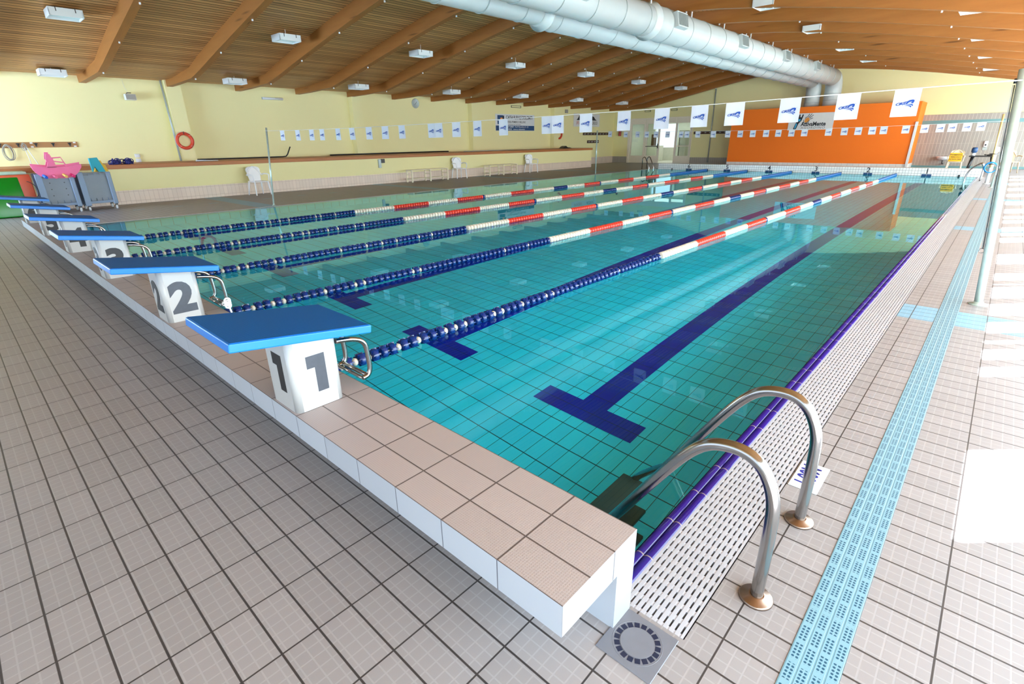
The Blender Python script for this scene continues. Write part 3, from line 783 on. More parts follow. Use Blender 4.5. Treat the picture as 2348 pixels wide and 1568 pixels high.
for y in (4.3, 8.3, 12.6, 16.9, 21.2, 25.4):
    b = MB(); r = .345 if y < 11.6 else .37; M = Matrix.Translation((0, y, 0)) @ Matrix.Rotation(-math.radians(12), 4, 'Y')
    b.box(r*.6, r+.09, -.28, .28, -.17, .17, 0, M); g = b.build('duct_grille', m_galv, d1)
    b = MB(); b.box(r+.088, r+.094, -.25, .25, -.14, .14, 1, M)
    for k in range(13): b.box(r+.092, r+.104, -.245+.0405*k-.006, -.245+.0405*k+.006, -.14, .14, 0, M)
    b.build('grille_louvres', [m_galv2, plain('grille_shadow_gap', S(120, 128, 124), .6)], g)
def zceil(x):
    for (xa, za), (xb, zb_) in zip(PC, PC[1:]):
        if xa <= x <= xb: return za+(zb_-za)*(x-xa)/(xb-xa)
for k in range(-1, 13):
    y = 2.5+2.19*k
    b = MB(); x = -6.45
    b.box(x-.012, x+.012, y+.1, y+.13, .3, zceil(-6.68+.23)-4.175-.0, 0, Matrix.Translation((6.68-6.68+.0, 0, 0)) @ Matrix.Translation((6.45+.2, 0, 0)))
    b.build('duct_hanger', m_white, d1)
for k in range(-1, 13):
    y = 2.5+2.19*k
    b = MB(); b.box(-.22, -.196, y+.1, y+.13, .25, zceil(-7.76)-4.10); b.build('duct_hanger', m_white, d2)

# ------------------------------------------------------------------ left side: chairs, benches
def chair_proto(mat):
    """stacking garden chair: faces -y in its own space, seat .43 high"""
    t = thing('garden_chair', '', 'chair')
    b = MB(); b.rbox(-.23, .23, -.24, .2, .40, .43, .012); b.build('seat', mat, t)
    b = MB()
    n = 9                                                           # backrest: a curved shell with a rounded top
    rowsz = [(.43, .19, .18), (.55, .205, .2), (.68, .225, .22), (.78, .24, .235), (.84, .25, .2), (.87, .255, .12)]
    vs = []
    for z, y, hw in rowsz:
        for i in range(n):
            u = -1+2*i/(n-1); vs.append((u*hw, y-.05*u*u, z))
    fs = [(j*n+i, j*n+i+1, (j+1)*n+i+1, (j+1)*n+i) for j in range(len(rowsz)-1) for i in range(n-1)]
    m = len(vs); vs2 = [(x, y+.018, z) for x, y, z in vs]
    b.add(vs, fs, 0, True); b.add(vs2, [tuple(reversed(f)) for f in fs], 0, True)
    b.tube([(u*.25, .19-.05*u*u+.01*0, .60+.27*math.cos(u*PI/2)) for u in [-1+.1*k for k in range(21)]], .018, 8)
    b.build('backrest', mat, t)
    for s in (-1, 1):
        b = MB(); b.tube([(s*.25, .16, .62), (s*.272, .05, .645), (s*.275, -.12, .64), (s*.27, -.23, .625), (s*.262, -.25, .58), (s*.25, -.245, .43)], .02, 8); b.build('armrest', mat, t)
        b = MB(); b.tube([(s*.215, -.22, .42), (s*.25, -.26, .0)], [.028, .02], 8); b.build('leg', mat, t)
        b = MB(); b.tube([(s*.2, .17, .44), (s*.24, .25, .0)], [.028, .02], 8); b.build('leg', mat, t)
    return t
ch = chair_proto(plain('white_chair_plastic', S(248, 248, 248), .35, 0, .02))
ch.location = (-17.17, 5.85, 0); ch.rotation_euler = (0, 0, PI/2+.1)
ch['label'] = 'white plastic armchair nearest the camera, by the thin left pole'; ch['group'] = 'white chairs along the low wall'
for loc, rz, lb in [((-17.25, 14.65, 0), 1.35, 'white plastic armchair standing between the two low white benches'), ((-17.25, 19.55, 0), 1.35, 'white plastic armchair beyond the second low bench')]:
    c = copy_tree(ch); c.location = loc; c.rotation_euler = (0, 0, rz); c['label'] = lb
def bench_proto():
    t = thing('low_bench', '', 'bench')
    b = MB()
    for k in range(4): b.box(-.19+.1*k, -.19+.085+.1*k, -.98, .98, .46, .48)
    b.build('seat_slats', m_benchp, t)
    b = MB()
    for k in range(2): b.box(-.15+.17*k, -.02+.17*k, -.96, .96, .12, .14)
    b.build('lower_shelf', m_benchp, t)
    for y in (-.94, 0, .94):
        b = MB()
        for x in (-.17, .17): b.box(x-.025, x+.025, y-.025, y+.025, 0, .46)
        b.box(-.17, .17, y-.015, y+.015, .28, .31); b.box(-.17, .17, y-.015, y+.015, .42, .45); b.box(-.17, .17, y-.015, y+.015, .09, .12)
        b.build('leg_frame', m_benchp, t)
    return t
bn_ = bench_proto(); bn_.location = (-17.2, 12.85, 0); bn_['label'] = 'low cream slatted bench nearer the camera, left of a white chair'; bn_['group'] = 'low benches at the wall'
b2 = copy_tree(bn_); b2.location = (-17.2, 17.3, 0); b2['label'] = 'low cream slatted bench farther away, between two white chairs'

# ------------------------------------------------------------------ left wall: rails, hoses, lamps, clock, banners
def coat_rail(label, y0, y1, z0, z1, n, dark):
    t = thing('coat_rail', label, 'coat rail', (XU, (y0+y1)/2, (z0+z1)/2), 0)
    h = (z1-z0)/2; L_ = (y1-y0)/2
    b = MB(); b.rbox(.002, .025, -L_, L_, -h, h, .004, 0, None, 1, False); b.build('rail_board', m_dark_wood if dark else m_rail_wood, t)
    for k in range(n):
        y = -L_+(k+.5)*2*L_/n
        b = MB()
        if dark: b.box(.025, .05, y-.05, y+.05, -.03, .02); b.tube([(.04, y, -.02), (.09, y, -.03), (.1, y, .04)], .012, 6)
        else:
            b.prism([(y-.05, .045), (y+.05, .045), (y+.02, .0), (y+.015, -.05), (y-.015, -.05), (y-.02, 0)], .025, .04, 'YZ'); b.tube([(.035, y, .02), (.1, y, .0), (.11, y, .05)], .014, 6)
        b.build('coat_hook', m_cream if dark else m_black, t)
    return t
t = coat_rail('pale wooden coat rail with black hooks on the left wall above the carts', -1.1, 1.95, 1.54, 1.69, 8, False)
b = MB()
for y in (.93, 1.9):
    for z in (-.05, .05): b.box(.025, .03, y-.45-.03, y-.45+.03, z-.018, z+.018)
b.build('label_plates', m_white, t)
coat_rail('dark wooden coat rail on the far left wall, the upper and longer one', 27.9, 31.1, 1.79, 1.95, 9, True)
coat_rail('short dark wooden coat rail below the longer one on the far left wall', 28.4, 29.75, 1.3, 1.48, 4, True)
t = coat_rail('dark wooden coat rail on the far wall between the doors and the orange wall', -1.05, 1.05, 1.73, 1.9, 7, True)
t.location = (-13.15, YF, 1.815); t.rotation_euler = (0, 0, -PI/2)
def hose(label, y, z, R, sy, n, r):
    t = thing('coiled_hose', label, 'hose', (XU+.08, y, z), 0)
    b = MB()
    for k in range(n): b.torus((.014*(k % 3), .022*math.sin(k*2.3), -R*sy+.02*math.cos(k*1.7)), R*(1+.1*math.sin(k*3.1)), r*.75, 'X', 30, 6, 0, 0, 2*PI, .56+.1*math.sin(k*1.3), sy)
    b.build('hose_coils', m_rope, t)
    return t
hose('grey coiled hose hung on the coat rail, an open oval loop', .36, 1.62, .17, 1.15, 7, .009)
t = hose('pale hose bunched on a hook with a long trailing end', .72, 1.65, .07, 1.2, 5, .008)
b = MB(); b.tube([(.02, .05, -.1), (.05, .1, -.3), (.06, .16, -.5), (.05, .2, -.7)], .009, 6); b.tube([(.02, .0, -.1), (.05, .02, -.35), (.06, .03, -.6)], .009, 6); b.build('hose_tail', m_cable, t)
t = thing('loudspeaker', 'small grey loudspeaker hung on the left wall under a wire', 'loudspeaker', (XU+.17, 3.56, 2.95), 0)
b = MB(); b.rbox(-.1, .1, -.14, .14, -.085, .085, .01, 0, None, 1, False); b.build('speaker_case', m_white, t)
b = MB(); b.box(.1, .104, -.13, .13, -.075, .075); b.build('speaker_grille', m_speaker, t)
b = MB(); b.tube([(-.1, -.05, .1), (0, -.05, .12), (0, .05, .12)], .012, 6); b.box(-.17, -.1, -.02, .02, .0, .04); b.build('speaker_bracket', m_rust, t)
b = MB(); b.tube([(-.1, 0, .1), (-.16, -.05, .3), (-.165, -.06, .5)], .004, 5); b.build('speaker_wire', m_cable, t)
t = thing('wall_lamp', 'white tube lamp high on the left wall between two pilasters', 'wall lamp', (XU, 8.05, 3.1), 0)
b = MB(); b.box(0, .05, -.38, .38, -.04, .04); b.build('lamp_housing', m_galv2, t)
b = MB(); b.cyl((.08, -.37, 0), (.08, .37, 0), .04, 12); b.build('lamp_tube', m_white, t)
def lifebuoy(label, loc, R, r):
    t = thing('lifebuoy', label, 'lifebuoy', loc, 0, 'orange lifebuoys on the left wall')
    b = MB(); b.torus((0, 0, 0), R, r, 'X', 44, 12); b.build('buoy_ring', m_red, t)
    b = MB(); b.torus((0, 0, 0), R+r*1.02, .006, 'X', 44, 6)
    for k in range(4):
        a = PI/4+PI/2*k; b.torus((0, R*math.cos(a), R*math.sin(a)), r*1.03, .004, 'Z', 14, 5)
    b.build('grab_rope', m_cable, t)
    b = MB(); b.cyl((-.07, 0, R-.02), (.06, 0, R-.02), .012, 8); b.cyl((.05, 0, R-.02), (.05, 0, R+.06), .012, 8); b.build('buoy_peg', m_rust, t)
lifebuoy('orange lifebuoy hung on the nearest pilaster', (XU+.28+.06, 4.74, 1.68), .225, .05)
lifebuoy('orange lifebuoy far along the left wall, half hidden by white flags', (XU+.06, 25.35, 1.86), .25, .05)
t = thing('wall_clock', 'round white wall clock high on the left wall', 'clock', (XU, 14.63, 3.18), 0)
Mx = Matrix.Rotation(PI/2, 4, 'Y')
b = MB(); b.lathe([(.2, 0), (.205, .03), (.195, .045), (.18, .04)], 32, 0, Mx); b.build('clock_rim', m_galv2, t)
b = MB(); b.lathe([(.182, .03), (.182, .036)], 32, 0, Mx); b.build('clock_face', m_white, t)
b = MB(); b.box(.037, .04, -.006, .006, 0, .0); 
for a, L_ in ((.9, .13), (3.9, .1)): b.box(.037, .041, -.007, .007, -.02, L_, 0, Matrix.Rotation(-a, 4, 'X'))
b.build('clock_hands', m_ink, t)
b = MB()
for k in range(12): b.box(.0365, .039, -.006, .006, .14, .165, 0, Matrix.Rotation(k*PI/6, 4, 'X'))
b.build('clock_ticks', m_ink, t)
t = thing('sponsor_banner', 'white and navy bank banner high on the left wall', 'banner', (XU+.012, 21.45, 2.45), 0)
b = MB(); b.box(-.008, .004, -1.6, 1.6, -.42, .42); b.build('banner_sheet', m_white, t)
b = MB(); b.box(.004, .007, -1.58, 1.58, -.4, -.15); b.box(.004, .007, -1.45, -1.0, .12, .36); b.box(.004, .007, -1.45, -1.0, -.08, .09); b.build('banner_blue_blocks', m_navy, t)
b = MB(); b.box(.007, .009, -1.22, -1.06, .1, .24); b.prism([(-1.05, .12), (-.93, .12), (-.93, .36), (-1.05, .3)], .007, .009, 'YZ', 1); b.build('banner_emblem', [m_orange_p, m_ink], t)
b = MB(); add_text(b, 'CASSA RURALE DOLOMITI', .2, (.006, .33, .255), FACE_PX, 0, (.93, 1.25), offset=.003)
add_text(b, 'DI FASSA PRIMIERO E BELLUNO', .13, (.006, .02, .03), FACE_PX, 0, (.9, 1.1), offset=.001); add_text(b, 'CONFIDENZA NEL TUO FUTURO', .07, (.006, -.1, -.1), FACE_PX, 0, (1, 1)); b.build('banner_lettering', m_ink, t)
b = MB(); add_text(b, 'TEL. 0437 640007 - Via IV Novembre 15 - 23', .11, (.008, .05, -.215), FACE_PX, 0, (1, 1), offset=.001); add_text(b, 'AGORDO   www.cr-dolomiti.it', .11, (.008, -.05, -.335), FACE_PX, 0, (1.15, 1), offset=.001); b.build('banner_white_lettering', m_white, t)
t = thing('club_banner', 'pale club banner with black mountain outlines on the far left wall', 'banner', (XU+.012, 28.3, 2.68), 0)
b = MB(); b.box(-.008, .004, -1.45, 1.45, -.38, .38); b.build('banner_sheet', m_banner, t)
b = MB(); b.prism([(-1.15, .0), (-.98, .12), (-.85, .28), (-.7, .18), (-.62, .25), (-.5, .0)], .004, .007, 'YZ'); b.prism([(.5, .0), (.6, .26), (.78, .2), (.95, .06), (1.12, 0)], .004, .007, 'YZ')
add_text(b, 'AGORDO', .24, (.006, .75, -.17), FACE_PX, 0, (.85, 1.1), offset=.0); b.build('banner_mountains', m_ink, t)
b = MB(); add_text(b, 'SPORTING', .24, (.006, -.7, -.17), FACE_PX, 0, (.8, 1.1)); b.build('banner_red_lettering', m_redp, t)
def frame_vent(label, loc, w, h, rz=0):
    t = thing('wall_vent', label, 'vent', loc, rz)
    b = MB()
    for a, c, d, e in ((-w, w, -h, -h+.02), (-w, w, h-.02, h), (-w, -w+.02, -h, h), (w-.02, w, -h, h)): b.box(0, .03, a, c, d, e)
    b.build('vent_frame', m_rust, t); b = MB(); b.box(0, .01, -w+.02, w-.02, -h+.02, h-.02); b.build('vent_cover', m_yellow, t)
frame_vent('small framed vent above the bank banner', (XU, 21.5, 3.26), .4, .055)
frame_vent('small framed vent above the left door leaf', (-17.5, YF, 3.2), .21, .05, -PI/2)
frame_vent('small framed vent above the right door leaf', (-15.65, YF, 3.19), .21, .05, -PI/2)
b = MB(); b.rbox(XU, XU+.06, 25.95, 26.2, 3.05, 3.25, .01); tag(b.build('wall_sensor', m_speaker), 'small grey sensor box high on the far left wall', 'sensor')
b = MB(); b.torus((XU+.01, 11.42+.35, 1.87), .045, .015, 'X', 20, 8); tag(b.build('wall_inlet', m_white), 'small white ring inlet on the left wall right of a pilaster', 'wall inlet')
b = MB(); b.rbox(XU, XU+.05, 3.3, 3.44, 1.06, 1.17, .01); b.rbox(XU, XU+.05, 3.3, 3.44, 1.2, 1.31, .01); tag(b.build('wall_sockets', m_white), 'white double socket on the wall above the timber cap', 'wall socket')
t = thing('pool_timer', 'grey socket box on the low wall under the timber cap', 'socket box', (XW, 10.9, .8), 0)
b = MB(); b.rbox(0, .06, -.14, -.02, -.2, .12, .01, 0, None, 1, False); b.build('cable_box', m_galv2, t)
b = MB(); b.rbox(0, .08, -.02, .14, -.02, .13, .01, 0, None, 1, False); b.build('socket_cover', m_rust, t)
# things lying on the timber cap
b = MB()
for k in range(44): b.torus((-18.0+random.uniform(-.12, .12), 2.5+random.uniform(-.26, .26), 1.08+random.uniform(0, .07)), random.uniform(.05, .08), .012, random.choice('XYZ'), 14, 6)
tag(b.build('rope_heap', m_navyrope), 'heap of navy rope on the timber cap of the low wall', 'rope')
b = MB(); b.tube([(-19.8, 4.9, 1.085), (-19.8, 7.6, 1.085), (-19.75, 7.95, 1.085), (-19.7, 8.08, 1.1), (-19.66, 8.14, 1.18), (-19.6, 8.25, 1.44)], .022, 8)
tag(b.build('bent_pipe', m_black), 'long black pipe on the timber cap with its end bent up', 'pipe')
b = MB(); b.cyl((-19.7, 9.9, 1.09), (-19.7, 16.2, 1.09), .028, 8); tag(b.build('black_pole', m_black), 'long straight black pole lying on the timber cap behind the benches', 'pole')
b = MB(); b.cyl((-19.0, 16.6, 1.075), (-19.0, 20.2, 1.075), .016, 8); tag(b.build('pale_pole', m_cream), 'pale pole lying on the timber cap beyond the black pole', 'pole')
b = MB(); b.rbox(-18.6, -18.35, 4.6, 5.2, 1.06, 1.085, .006); b.tube([(-18.4, 4.6, 1.08), (-18.2, 4.5, 1.1), (-18.0, 4.9, 1.08)], .015, 6); tag(b.build('cleaning_tool', m_white), 'white cleaning tool lying on the timber cap below the lifebuoy', 'tool')
b = MB(); b.prism([(24.0, 1.06), (24.9, 1.06), (24.7, 1.1), (24.45, 1.12), (24.3, 1.2), (24.15, 1.16)], -18.9, -18.6, 'YZ'); tag(b.build('dark_bag', m_black), 'dark cloth bundle on the far end of the timber cap', 'bag')

# ------------------------------------------------------------------ carts, mats and foam toys at the far left
def cart(label, y0, y1, holes):
    t = thing('storage_cart', label, 'cart', (-16.55, (y0+y1)/2, 0), 0, 'grey plastic carts by the mats')
    w = (y1-y0)/2; D = .55
    for s in (-1, 1):
        for x in (0, -D):
            b = MB(); b.rbox(x-.045, x+.045, s*w-s*.095, s*w, .13, .93, .012, 0, None, 1, False); b.build('corner_post', m_cart, t)
    b = MB(); b.box(-D, -.03, -w+.09, w-.09, .22, .9)
    if holes:
        for yy in (-.13, .15):
            for zz in (.42, .57, .72): b.cyl((-.032, yy, zz), (-.027, yy, zz), .013, 10, 1)
    b.build('side_panel', [m_cartp, m_black], t)
    b = MB(); b.box(-D, .03, -w+.09, w-.09, .17, .23)
    for k in range(4): b.prism([(-.03, .23), (.025, .23), (-.03, .3)], -w+.13+k*(2*w-.2)/4, -w+.14+k*(2*w-.2)/4, 'XZ')
    b.build('bottom_ledge', m_cart, t)
    b = MB()
    for z in (.855, .88, .905): b.box(-D, .02, -w+.09, w-.09, z, z+.012)
    for k in range(5): b.box(-.03, .022, -w+.09+k*(2*w-.2)/4, -w+.105+k*(2*w-.2)/4, .85, .92)
    b.build('top_slats', m_cartp, t)
    for s in (-1, 1):
        for x in (0, -D):
            b = MB(); b.cyl((x, s*(w-.05)-.02, .05), (x, s*(w-.05)+.02, .05), .05, 16); b.box(x-.02, x+.02, s*(w-.05)-.03, s*(w-.05)+.03, .07, .13, 1); b.build('caster', [m_white, m_black], t)
cart('blue grey plastic cart with holes in its panel, under the pink foam boat', .42, 1.14, True)
cart('blue grey plastic cart with a plain panel, right of the pink foam boat', 1.22, 1.9, False)
t = thing('foam_boat', 'pink foam toy ship lying across the cart', 'foam toy', (-16.55, .85, .85), 0)
F = lambda u, v: (.403+(u-550)*.00106-(v-390)*.0004-.85, 1.138-(v-390)*.00124-(u-550)*.00004-.85)
hull = [F(*p) for p in [(550, 395), (830, 418), (1170, 405), (1440, 362), (1448, 420), (1400, 520), (1325, 600), (1200, 625), (870, 625), (740, 590), (640, 520), (575, 450)]]
cab = [F(*p) for p in [(825, 425), (838, 330), (800, 300), (790, 180), (855, 180), (875, 235), (905, 240), (1000, 425)]]
arm1 = [F(*p) for p in [(905, 240), (1045, 228), (1060, 245), (920, 262)]]
arm2 = [F(*p) for p in [(1045, 228), (1060, 240), (1190, 405), (1160, 410)]]
sill = [F(*p) for p in [(935, 300), (1095, 320), (1110, 345), (950, 320)]]
b = MB()
for p in (hull, cab, arm1, arm2, sill): b.prism(p, .05, .09, 'YZ')
b.build('front_profile', m_pink, t)
b = MB()
for k, p in enumerate((hull, cab)): b.prism([(y+.02, max(z+.04, .09)) for y, z in p], -.3, -.26, 'YZ')
b.build('rear_profile', m_pink, t)
b = MB(); b.box(-.26, .05, -.28, .3, .09, .115); b.build('deck_board', m_pinkd, t)
for nm, u, v, m in (('blue', 790, 590, m_bfoam), ('pink', 960, 590, m_pink), ('yellow', 1140, 575, m_yell2), ('magenta', 1280, 575, m_pinkd)):
    y, z = F(u, v); b = MB(); b.cyl((.052, y-.01, z+.03), (.24, y+.02, z-.02), .032, 12); tag(b.build('foam_tube', m, t), '%s foam tube' % nm, None)
t = thing('foam_step', 'teal and yellow foam step standing on the plain cart', 'foam toy', (-16.6, 1.7, .934), 0)
b = MB(); b.prism([(-.14, 0), (-.15, .33), (.02, .345), (.05, .25), (.12, 0), (-.02, 0), (-.08, .13)], -.06, .08, 'YZ'); b.build('teal_piece', m_teal_toy, t)
b = MB(); b.prism([(-.08, 0), (.03, .25), (.1, .27), (.13, .18), (.17, .17), (.21, 0)], -.2, -.065, 'YZ'); b.build('yellow_piece', m_ytoy, t)
b = MB(); b.rbox(-17.02, -16.92, -1.3, .36, 0, .93, .02); b.torus((-16.915, .28-.1, .55), .24, .008, 'X', 30, 5, 1, -1.2, 1.2)
tag(b.build('coral_mat', [m_coral, m_rust]), 'coral vinyl gym mat upright left of the carts', 'gym mat')
M = Matrix.Translation((-16.3, 0, 0)) @ Matrix.Rotation(-.22, 4, 'Y')
b = MB(); b.rbox(-.12, -.02, -1.3, .1, .0, .9, .02, 0, M); o = b.build('green_mat', m_green)
zmin = min(v.co.z for v in o.data.vertices); o.location.z = -zmin
tag(o, 'glossy green vinyl mat leaning in front of the coral mat', 'gym mat')
b = MB(); b.rbox(-17.6, -16.95, -1.3, .32, .932, 1.0, .02); tag(b.build('mint_float', m_mint), 'mint foam board lying on the coral mat and timber cap', 'foam board')

# ------------------------------------------------------------------ far end: doors, banner, furniture
def leaf(name, x0, x1, z1=2.74, dep=.06, y=YF+.06, handle=None, midrail=None):
    t = thing(name, None, None, ((x0+x1)/2, y, 0), 0); struct(t)
    w = (x1-x0)/2; st = .13
    b = MB(); b.box(-w, -w+st, -dep/2, dep/2, 0.01, z1); b.box(w-st, w, -dep/2, dep/2, .01, z1); b.box(-w+st, w-st, -dep/2, dep/2, z1-.32, z1); b.box(-w+st, w-st, -dep/2, dep/2, .01, .46)
    if midrail: b.box(-w+st, w-st, -dep/2, dep/2, midrail-.03, midrail+.03)
    b.build('door_frame', m_frame, t)
    b = MB(); b.box(-w+st, w-st, -.005, .005, .46, z1-.32); b.build('door_pane', m_pane, t)
    if handle is not None:
        b = MB(); b.rbox(handle-.03, handle+.03, -dep/2-.04, -dep/2, .92, 1.2, .008, 0, None, 1, False); b.box(-w+.06, w-.06, -dep/2-.05, -dep/2-.03, 1.02, 1.06); b.build('push_bar', m_black, t)
    return t
leaf('door_1', -18.72, -17.56)
leaf('door_2', -17.54, -16.52, 2.74, handle=.42, midrail=1.05)
d3 = leaf('door_3', -15.46, -14.34, 2.74, midrail=1.05)
b = MB(); b.box(-18.86, -18.72, YF-.02, YF+.2, 0, 2.78); b.box(-14.36, -14.3, YF-.02, YF+.2, 0, 2.78); b.box(-18.86, -14.3, YF-.02, YF+.2, 2.72, 2.78); struct(b.build('trim_14', m_frame), 'cream frame around the far doors')
b = MB(); b.box(-16.52, -15.46, YF+.02, YF+.1, 2.45, 2.74); struct(b.build('trim_15', m_frame))
# lobby beyond the doors
for nm, bx in (('floor_lobby', [(XU-.2, -12.5, YF+.2, 36.2, -.1, 0)]), ('ceiling_lobby_and_sun_eave', [(XU-.2, -12.5, YF+.2, 36.2, 2.9, 3.0), (XU-2, -8.5, 36.2, 41, 2.9, 3.0)]), ('wall_lobby_left', [(XU-.2, XU, YF+.2, 36.2, 0, 2.9)]),  # second ceiling slab is an added unseen eave, keeps sun out of the lobby
               ('wall_lobby_right', [(-12.7, -12.5, YF+.2, 36.2, 0, 2.9)]),
               ('wall_lobby_back', [(XU, -19.2, 36.0, 36.2, 0, 2.9), (-17.4, -16.0, 36.0, 36.2, 0, 2.9), (-14.2, -12.7, 36.0, 36.2, 0, 2.9), (-19.2, -17.4, 36, 36.2, 2.5, 2.9), (-16, -14.2, 36, 36.2, 2.5, 2.9), (-19.2, -17.4, 36, 36.2, 0, .9), (-16, -14.2, 36, 36.2, 0, .5)])):
    b = MB()
    for q_ in bx: b.box(*q_)
    struct(b.build(nm, m_lobby))
b = MB(); b.box(-15.9, -15.85, 33.2, 33.6, 0, 2.0); b.box(-15.9, -15.1, 33.2, 33.25, 0, 2.0); struct(b.build('trim_16', m_lobby))
b = MB(); b.rbox(-16.35, -15.95, 34.5, 35.0, 0, .5, .02); tag(b.build('red_crate', plain('pale_red_plastic', S(214, 110, 110), .5)), 'pale red box on the lobby floor seen through the open door', 'box')
b = MB(); b.rbox(-15.2, -14.6, 34.8, 35.3, 0, 1.0, .02); tag(b.build('lobby_counter', plain('grey_olive_counter', S(130, 124, 100), .5)), 'olive grey counter in the lobby behind the right door leaf', 'counter')
b = MB(); b.rbox(-18.9, -18.0, 34.6, 35.2, 0, 1.05, .02); b.box(-18.7, -18.5, 34.6, 35.0, 1.05, 1.8, 1); tag(b.build('lobby_cabinet', [m_lobby, m_dark_wood]), 'pale cabinet in the lobby behind the left door leaf', 'cabinet')
t = thing('fire_extinguisher', 'small red fire extinguisher on the far wall left of the doors', 'fire extinguisher', (-19.45, YF-.1, 1.72), 0)
b = MB(); b.lathe([(.085, 0), (.09, .02), (.09, .3), (.07, .36), (.03, .39)], 16); b.build('cylinder_body', m_redf, t)
b = MB(); b.box(-.03, .03, -.03, .1, .39, .45); b.tube([(.03, 0, .42), (.1, 0, .38), (.1, -.02, .15)], .012, 6); b.build('valve_and_hose', m_black, t)
t = thing('association_banner', 'pale banner with a handprint logo on the orange wall', 'banner', (-7.25, 29.785, 2.21), 0)
b = MB(); b.box(-1.04, 1.03, -.008, .008, -.4, .39); b.build('banner_sheet', m_banner, t)
b = MB(); add_text(b, 'AttivaMente', .27, (.13, -.009, -.13), FACE_MY, 0, (.84, 1), offset=.008); b.build('banner_lettering', m_ink, t)
b = MB(); add_text(b, 'AGORDINO', .15, (.13, -.009, -.305), FACE_MY, 0, (1.18, 1), spacing=1.25, shear=.1); b.build('banner_thin_lettering', plain('mid_grey_print', S(110, 110, 116), .6), t)
b = MB()                                                        # an arm with a hand, and an orange palm with dark finger strokes
b.prism([(-.78, -.34), (-.72, -.38), (-.64, -.36), (-.56, -.1), (-.44, .05), (-.4, .2), (-.37, .33), (-.43, .34), (-.47, .2), (-.52, .22), (-.53, .34), (-.58, .34), (-.6, .18), (-.66, .1), (-.68, -.05)], -.012, -.008, 'XZ', 0)
b.prism([(-.73, -.30), (-.69, -.33), (-.66, -.3), (-.62, -.12), (-.66, -.06)], -.014, -.012, 'XZ', 1); b.prism([(-.6, .02), (-.5, .02), (-.48, .12), (-.58, .12)], -.014, -.012, 'XZ', 1)
b.prism([(-.3, -.02), (-.22, -.06), (-.1, .02), (-.06, .12), (-.16, .2), (-.28, .12)], -.0125, -.0085, 'XZ', 2)
for (xa, za), (xb, zb_) in [((-.33, -.04), (-.34, .08)), ((-.28, .14), (-.22, .22)), ((-.18, .2), (-.1, .36)), ((-.12, .18), (.0, .36)), ((-.07, .16), (.08, .3)), ((-.05, .1), (.07, .16))]:
    b.tube([(xa, -.01, za), (xb, -.01, zb_)], .013, 6, 0)
b.tube([(-.33, -.03, -.04) if False else (-.33, -.01, -.04), (-.26, -.01, -.08), (-.16, -.01, -.05), (-.07, -.01, .05)], .014, 6, 0)
b.build('banner_emblem', [m_ink, m_cyanp, m_orange_p], t)
# right far corner
chair2 = copy_tree(ch); chair2.location = (-1.02, 28.1, 0); chair2.rotation_euler = (0, 0, 0); chair2['label'] = 'white plastic armchair holding a yellow sign beyond the far ledge'; del chair2['group']
def recolour(root, mat):
    for o in root.children:
        if o.type == 'MESH': o.data = o.data.copy(); o.data.materials[0] = mat
recolour(chair2, m_benchp)
t = thing('wet_floor_sign', 'yellow warning sign leaning on the far white chair', 'sign', (-1.02, 27.8, .44), 0)
b = MB(); b.rbox(-.22, .2, -.012, .012, 0, .33, .01, 0, Matrix.Rotation(-.15, 4, 'X'), 1, False); b.build('sign_board', m_sign, t)
b = MB()
for k, (s, z) in enumerate((('PAVIMENTO', .25), ('PERICOLO', .165), ('SCIVOLOSO', .08))): add_text(b, s, .07, (-.01, -.014-.15*z*-1, z), FACE_MY, 0, (1, .9), offset=.002)
b.build('sign_lettering', m_ink, t)
chair3 = copy_tree(ch); chair3.location = (.66, 28.5, 0); chair3.rotation_euler = (0, 0, .4); chair3['label'] = 'beige plastic chair right of the black table, behind the blue hose'; del chair3['group']; recolour(chair3, plain('beige_chair_plastic', S(200, 180, 150), .5))
t = thing('garden_table', 'black plastic table near the far right wall', 'table', (-.2, 28.1, 0), 0)
b = MB(); b.rbox(-.42, .42, -.35, .35, .62, .66, .01, 0, None, 1, False); b.build('table_top', m_black, t)
for sx in (-1, 1):
    for sy in (-1, 1):
        b = MB(); b.tube([(sx*.3, sy*.26, .62), (sx*.38, sy*.31, 0)], [.05, .035], 8); b.build('leg', m_black, t)
t = thing('spray_bottle', 'navy bottle standing on the black table', 'bottle', (-.5, 28.0, .66), 0)
b = MB(); b.lathe([(.06, 0), (.065, .02), (.065, .1), (.05, .13)], 14); b.build('bottle_base', m_white, t)
b = MB(); b.lathe([(.06, .1), (.1, .16), (.1, .27), (.07, .32)], 14); b.build('bottle_body', m_navy, t)
b = MB(); b.rbox(-.1, .1, -.05, .05, 0, .05, .01); b.tube([(-.1, 0, .03), (-.2, .05, .05), (-.16, .0, .02)], .015, 6); o = b.build('black_clutter', m_black); o.location = (.03, 28.0, .661); tag(o, 'black bag of straps on the black table', 'bag')
t = thing('wash_basin', 'small white wall basin left of the far white chair', 'basin', (-1.68, YF-.02, .45), 0)
b = MB(); b.lathe([(.08, -.1), (.2, -.04), (.25, .05), (.25, .07), (.21, .07), (.17, .0), (.02, -.02)], 20, 0, Matrix.Translation((0, -.25, 0)) @ Matrix.Diagonal((1.05, .95, 1, 1))); b.box(-.2, .2, -.1, -.0, -.06, .07); b.build('basin_bowl', m_white, t)
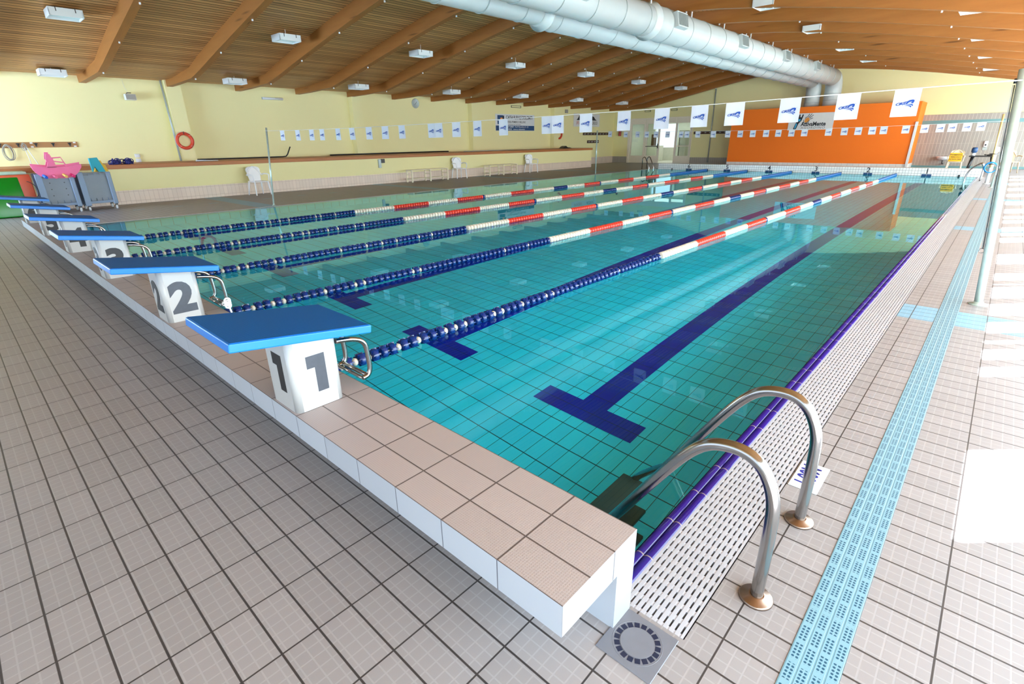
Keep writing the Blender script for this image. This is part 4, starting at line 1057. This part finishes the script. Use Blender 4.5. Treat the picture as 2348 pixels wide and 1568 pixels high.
b = MB(); b.tube([(0, -.2, -.08), (0, -.2, -.2), (.03, -.2, -.26), (.03, -.02, -.26)], .03, 8); b.build('basin_trap', m_rust, t)
t = thing('soap_dispenser', 'white soap dispenser on the grey tiled wall', 'dispenser', (-.31, YF-.02, 1.05), 0)
b = MB(); b.rbox(-.07, .07, -.1, 0, -.12, .14, .02); b.build('dispenser_case', m_white, t)
b = MB(); b.cyl((0, -.102, -.03), (0, -.1, -.03), .035, 14); b.build('dispenser_window', m_ink, t)
b = MB(); b.rbox(-.08, .08, -.02, 0, -.26, -.13, .005, 0, None, 1, False); b.build('dispenser_tray', m_galv2, t)
t = thing('pool_lift_post', 'white post with a pale wooden stick tied to it', 'post', (.27, 21.6, 0), 0)
b = MB(); b.cyl((0, 0, 0), (-.02, 0, .98), .05, 16); b.lathe([(.085, 0), (.085, .012), (.05, .02)], 18); b.build('post_tube', m_white, t)
b = MB(); b.lathe([(.01, -.07), (.07, -.05), (.09, 0), (.07, .05), (.01, .07)], 14, 0, Matrix.Translation((.01, 0, 1.04)) @ Matrix.Rotation(.6, 4, 'Y')); b.build('post_knob', m_white, t)
b = MB(); b.cyl((-.02, -.09, .5), (-.1, -.09, 2.05), .03, 10); tag(b.build('wooden_stick', m_stick, t), 'pale wooden stick', None)
b = MB(); b.torus((-.045, -.02, .9), .1, .012, 'Z', 20, 6); b.torus((-.03, -.02, .6), .1, .012, 'Z', 20, 6); b.build('post_strap', m_black, t)
t = thing('hose_coil', 'bright blue hose coil hanging on the white post', 'hose', (.245, 21.464, .5), 0)
b = MB()
for k in range(4): b.torus((.004*k, -.01*k, .004*math.sin(k*2)), .15+.006*math.sin(k*1.7), .014, 'Y', 36, 8)
b.build('hose_coils', m_bluering, t)
b = MB(); b.tube([(.62, 19.9, 1.3), (.5, 20.3, .95), (.47, 20.7, .6), (.4, 21.0, .25), (.36, 21.1, .008)], .011, 6); tag(b.build('white_cord', m_cable), 'white cord hanging down beside the tall right pole', 'cord')
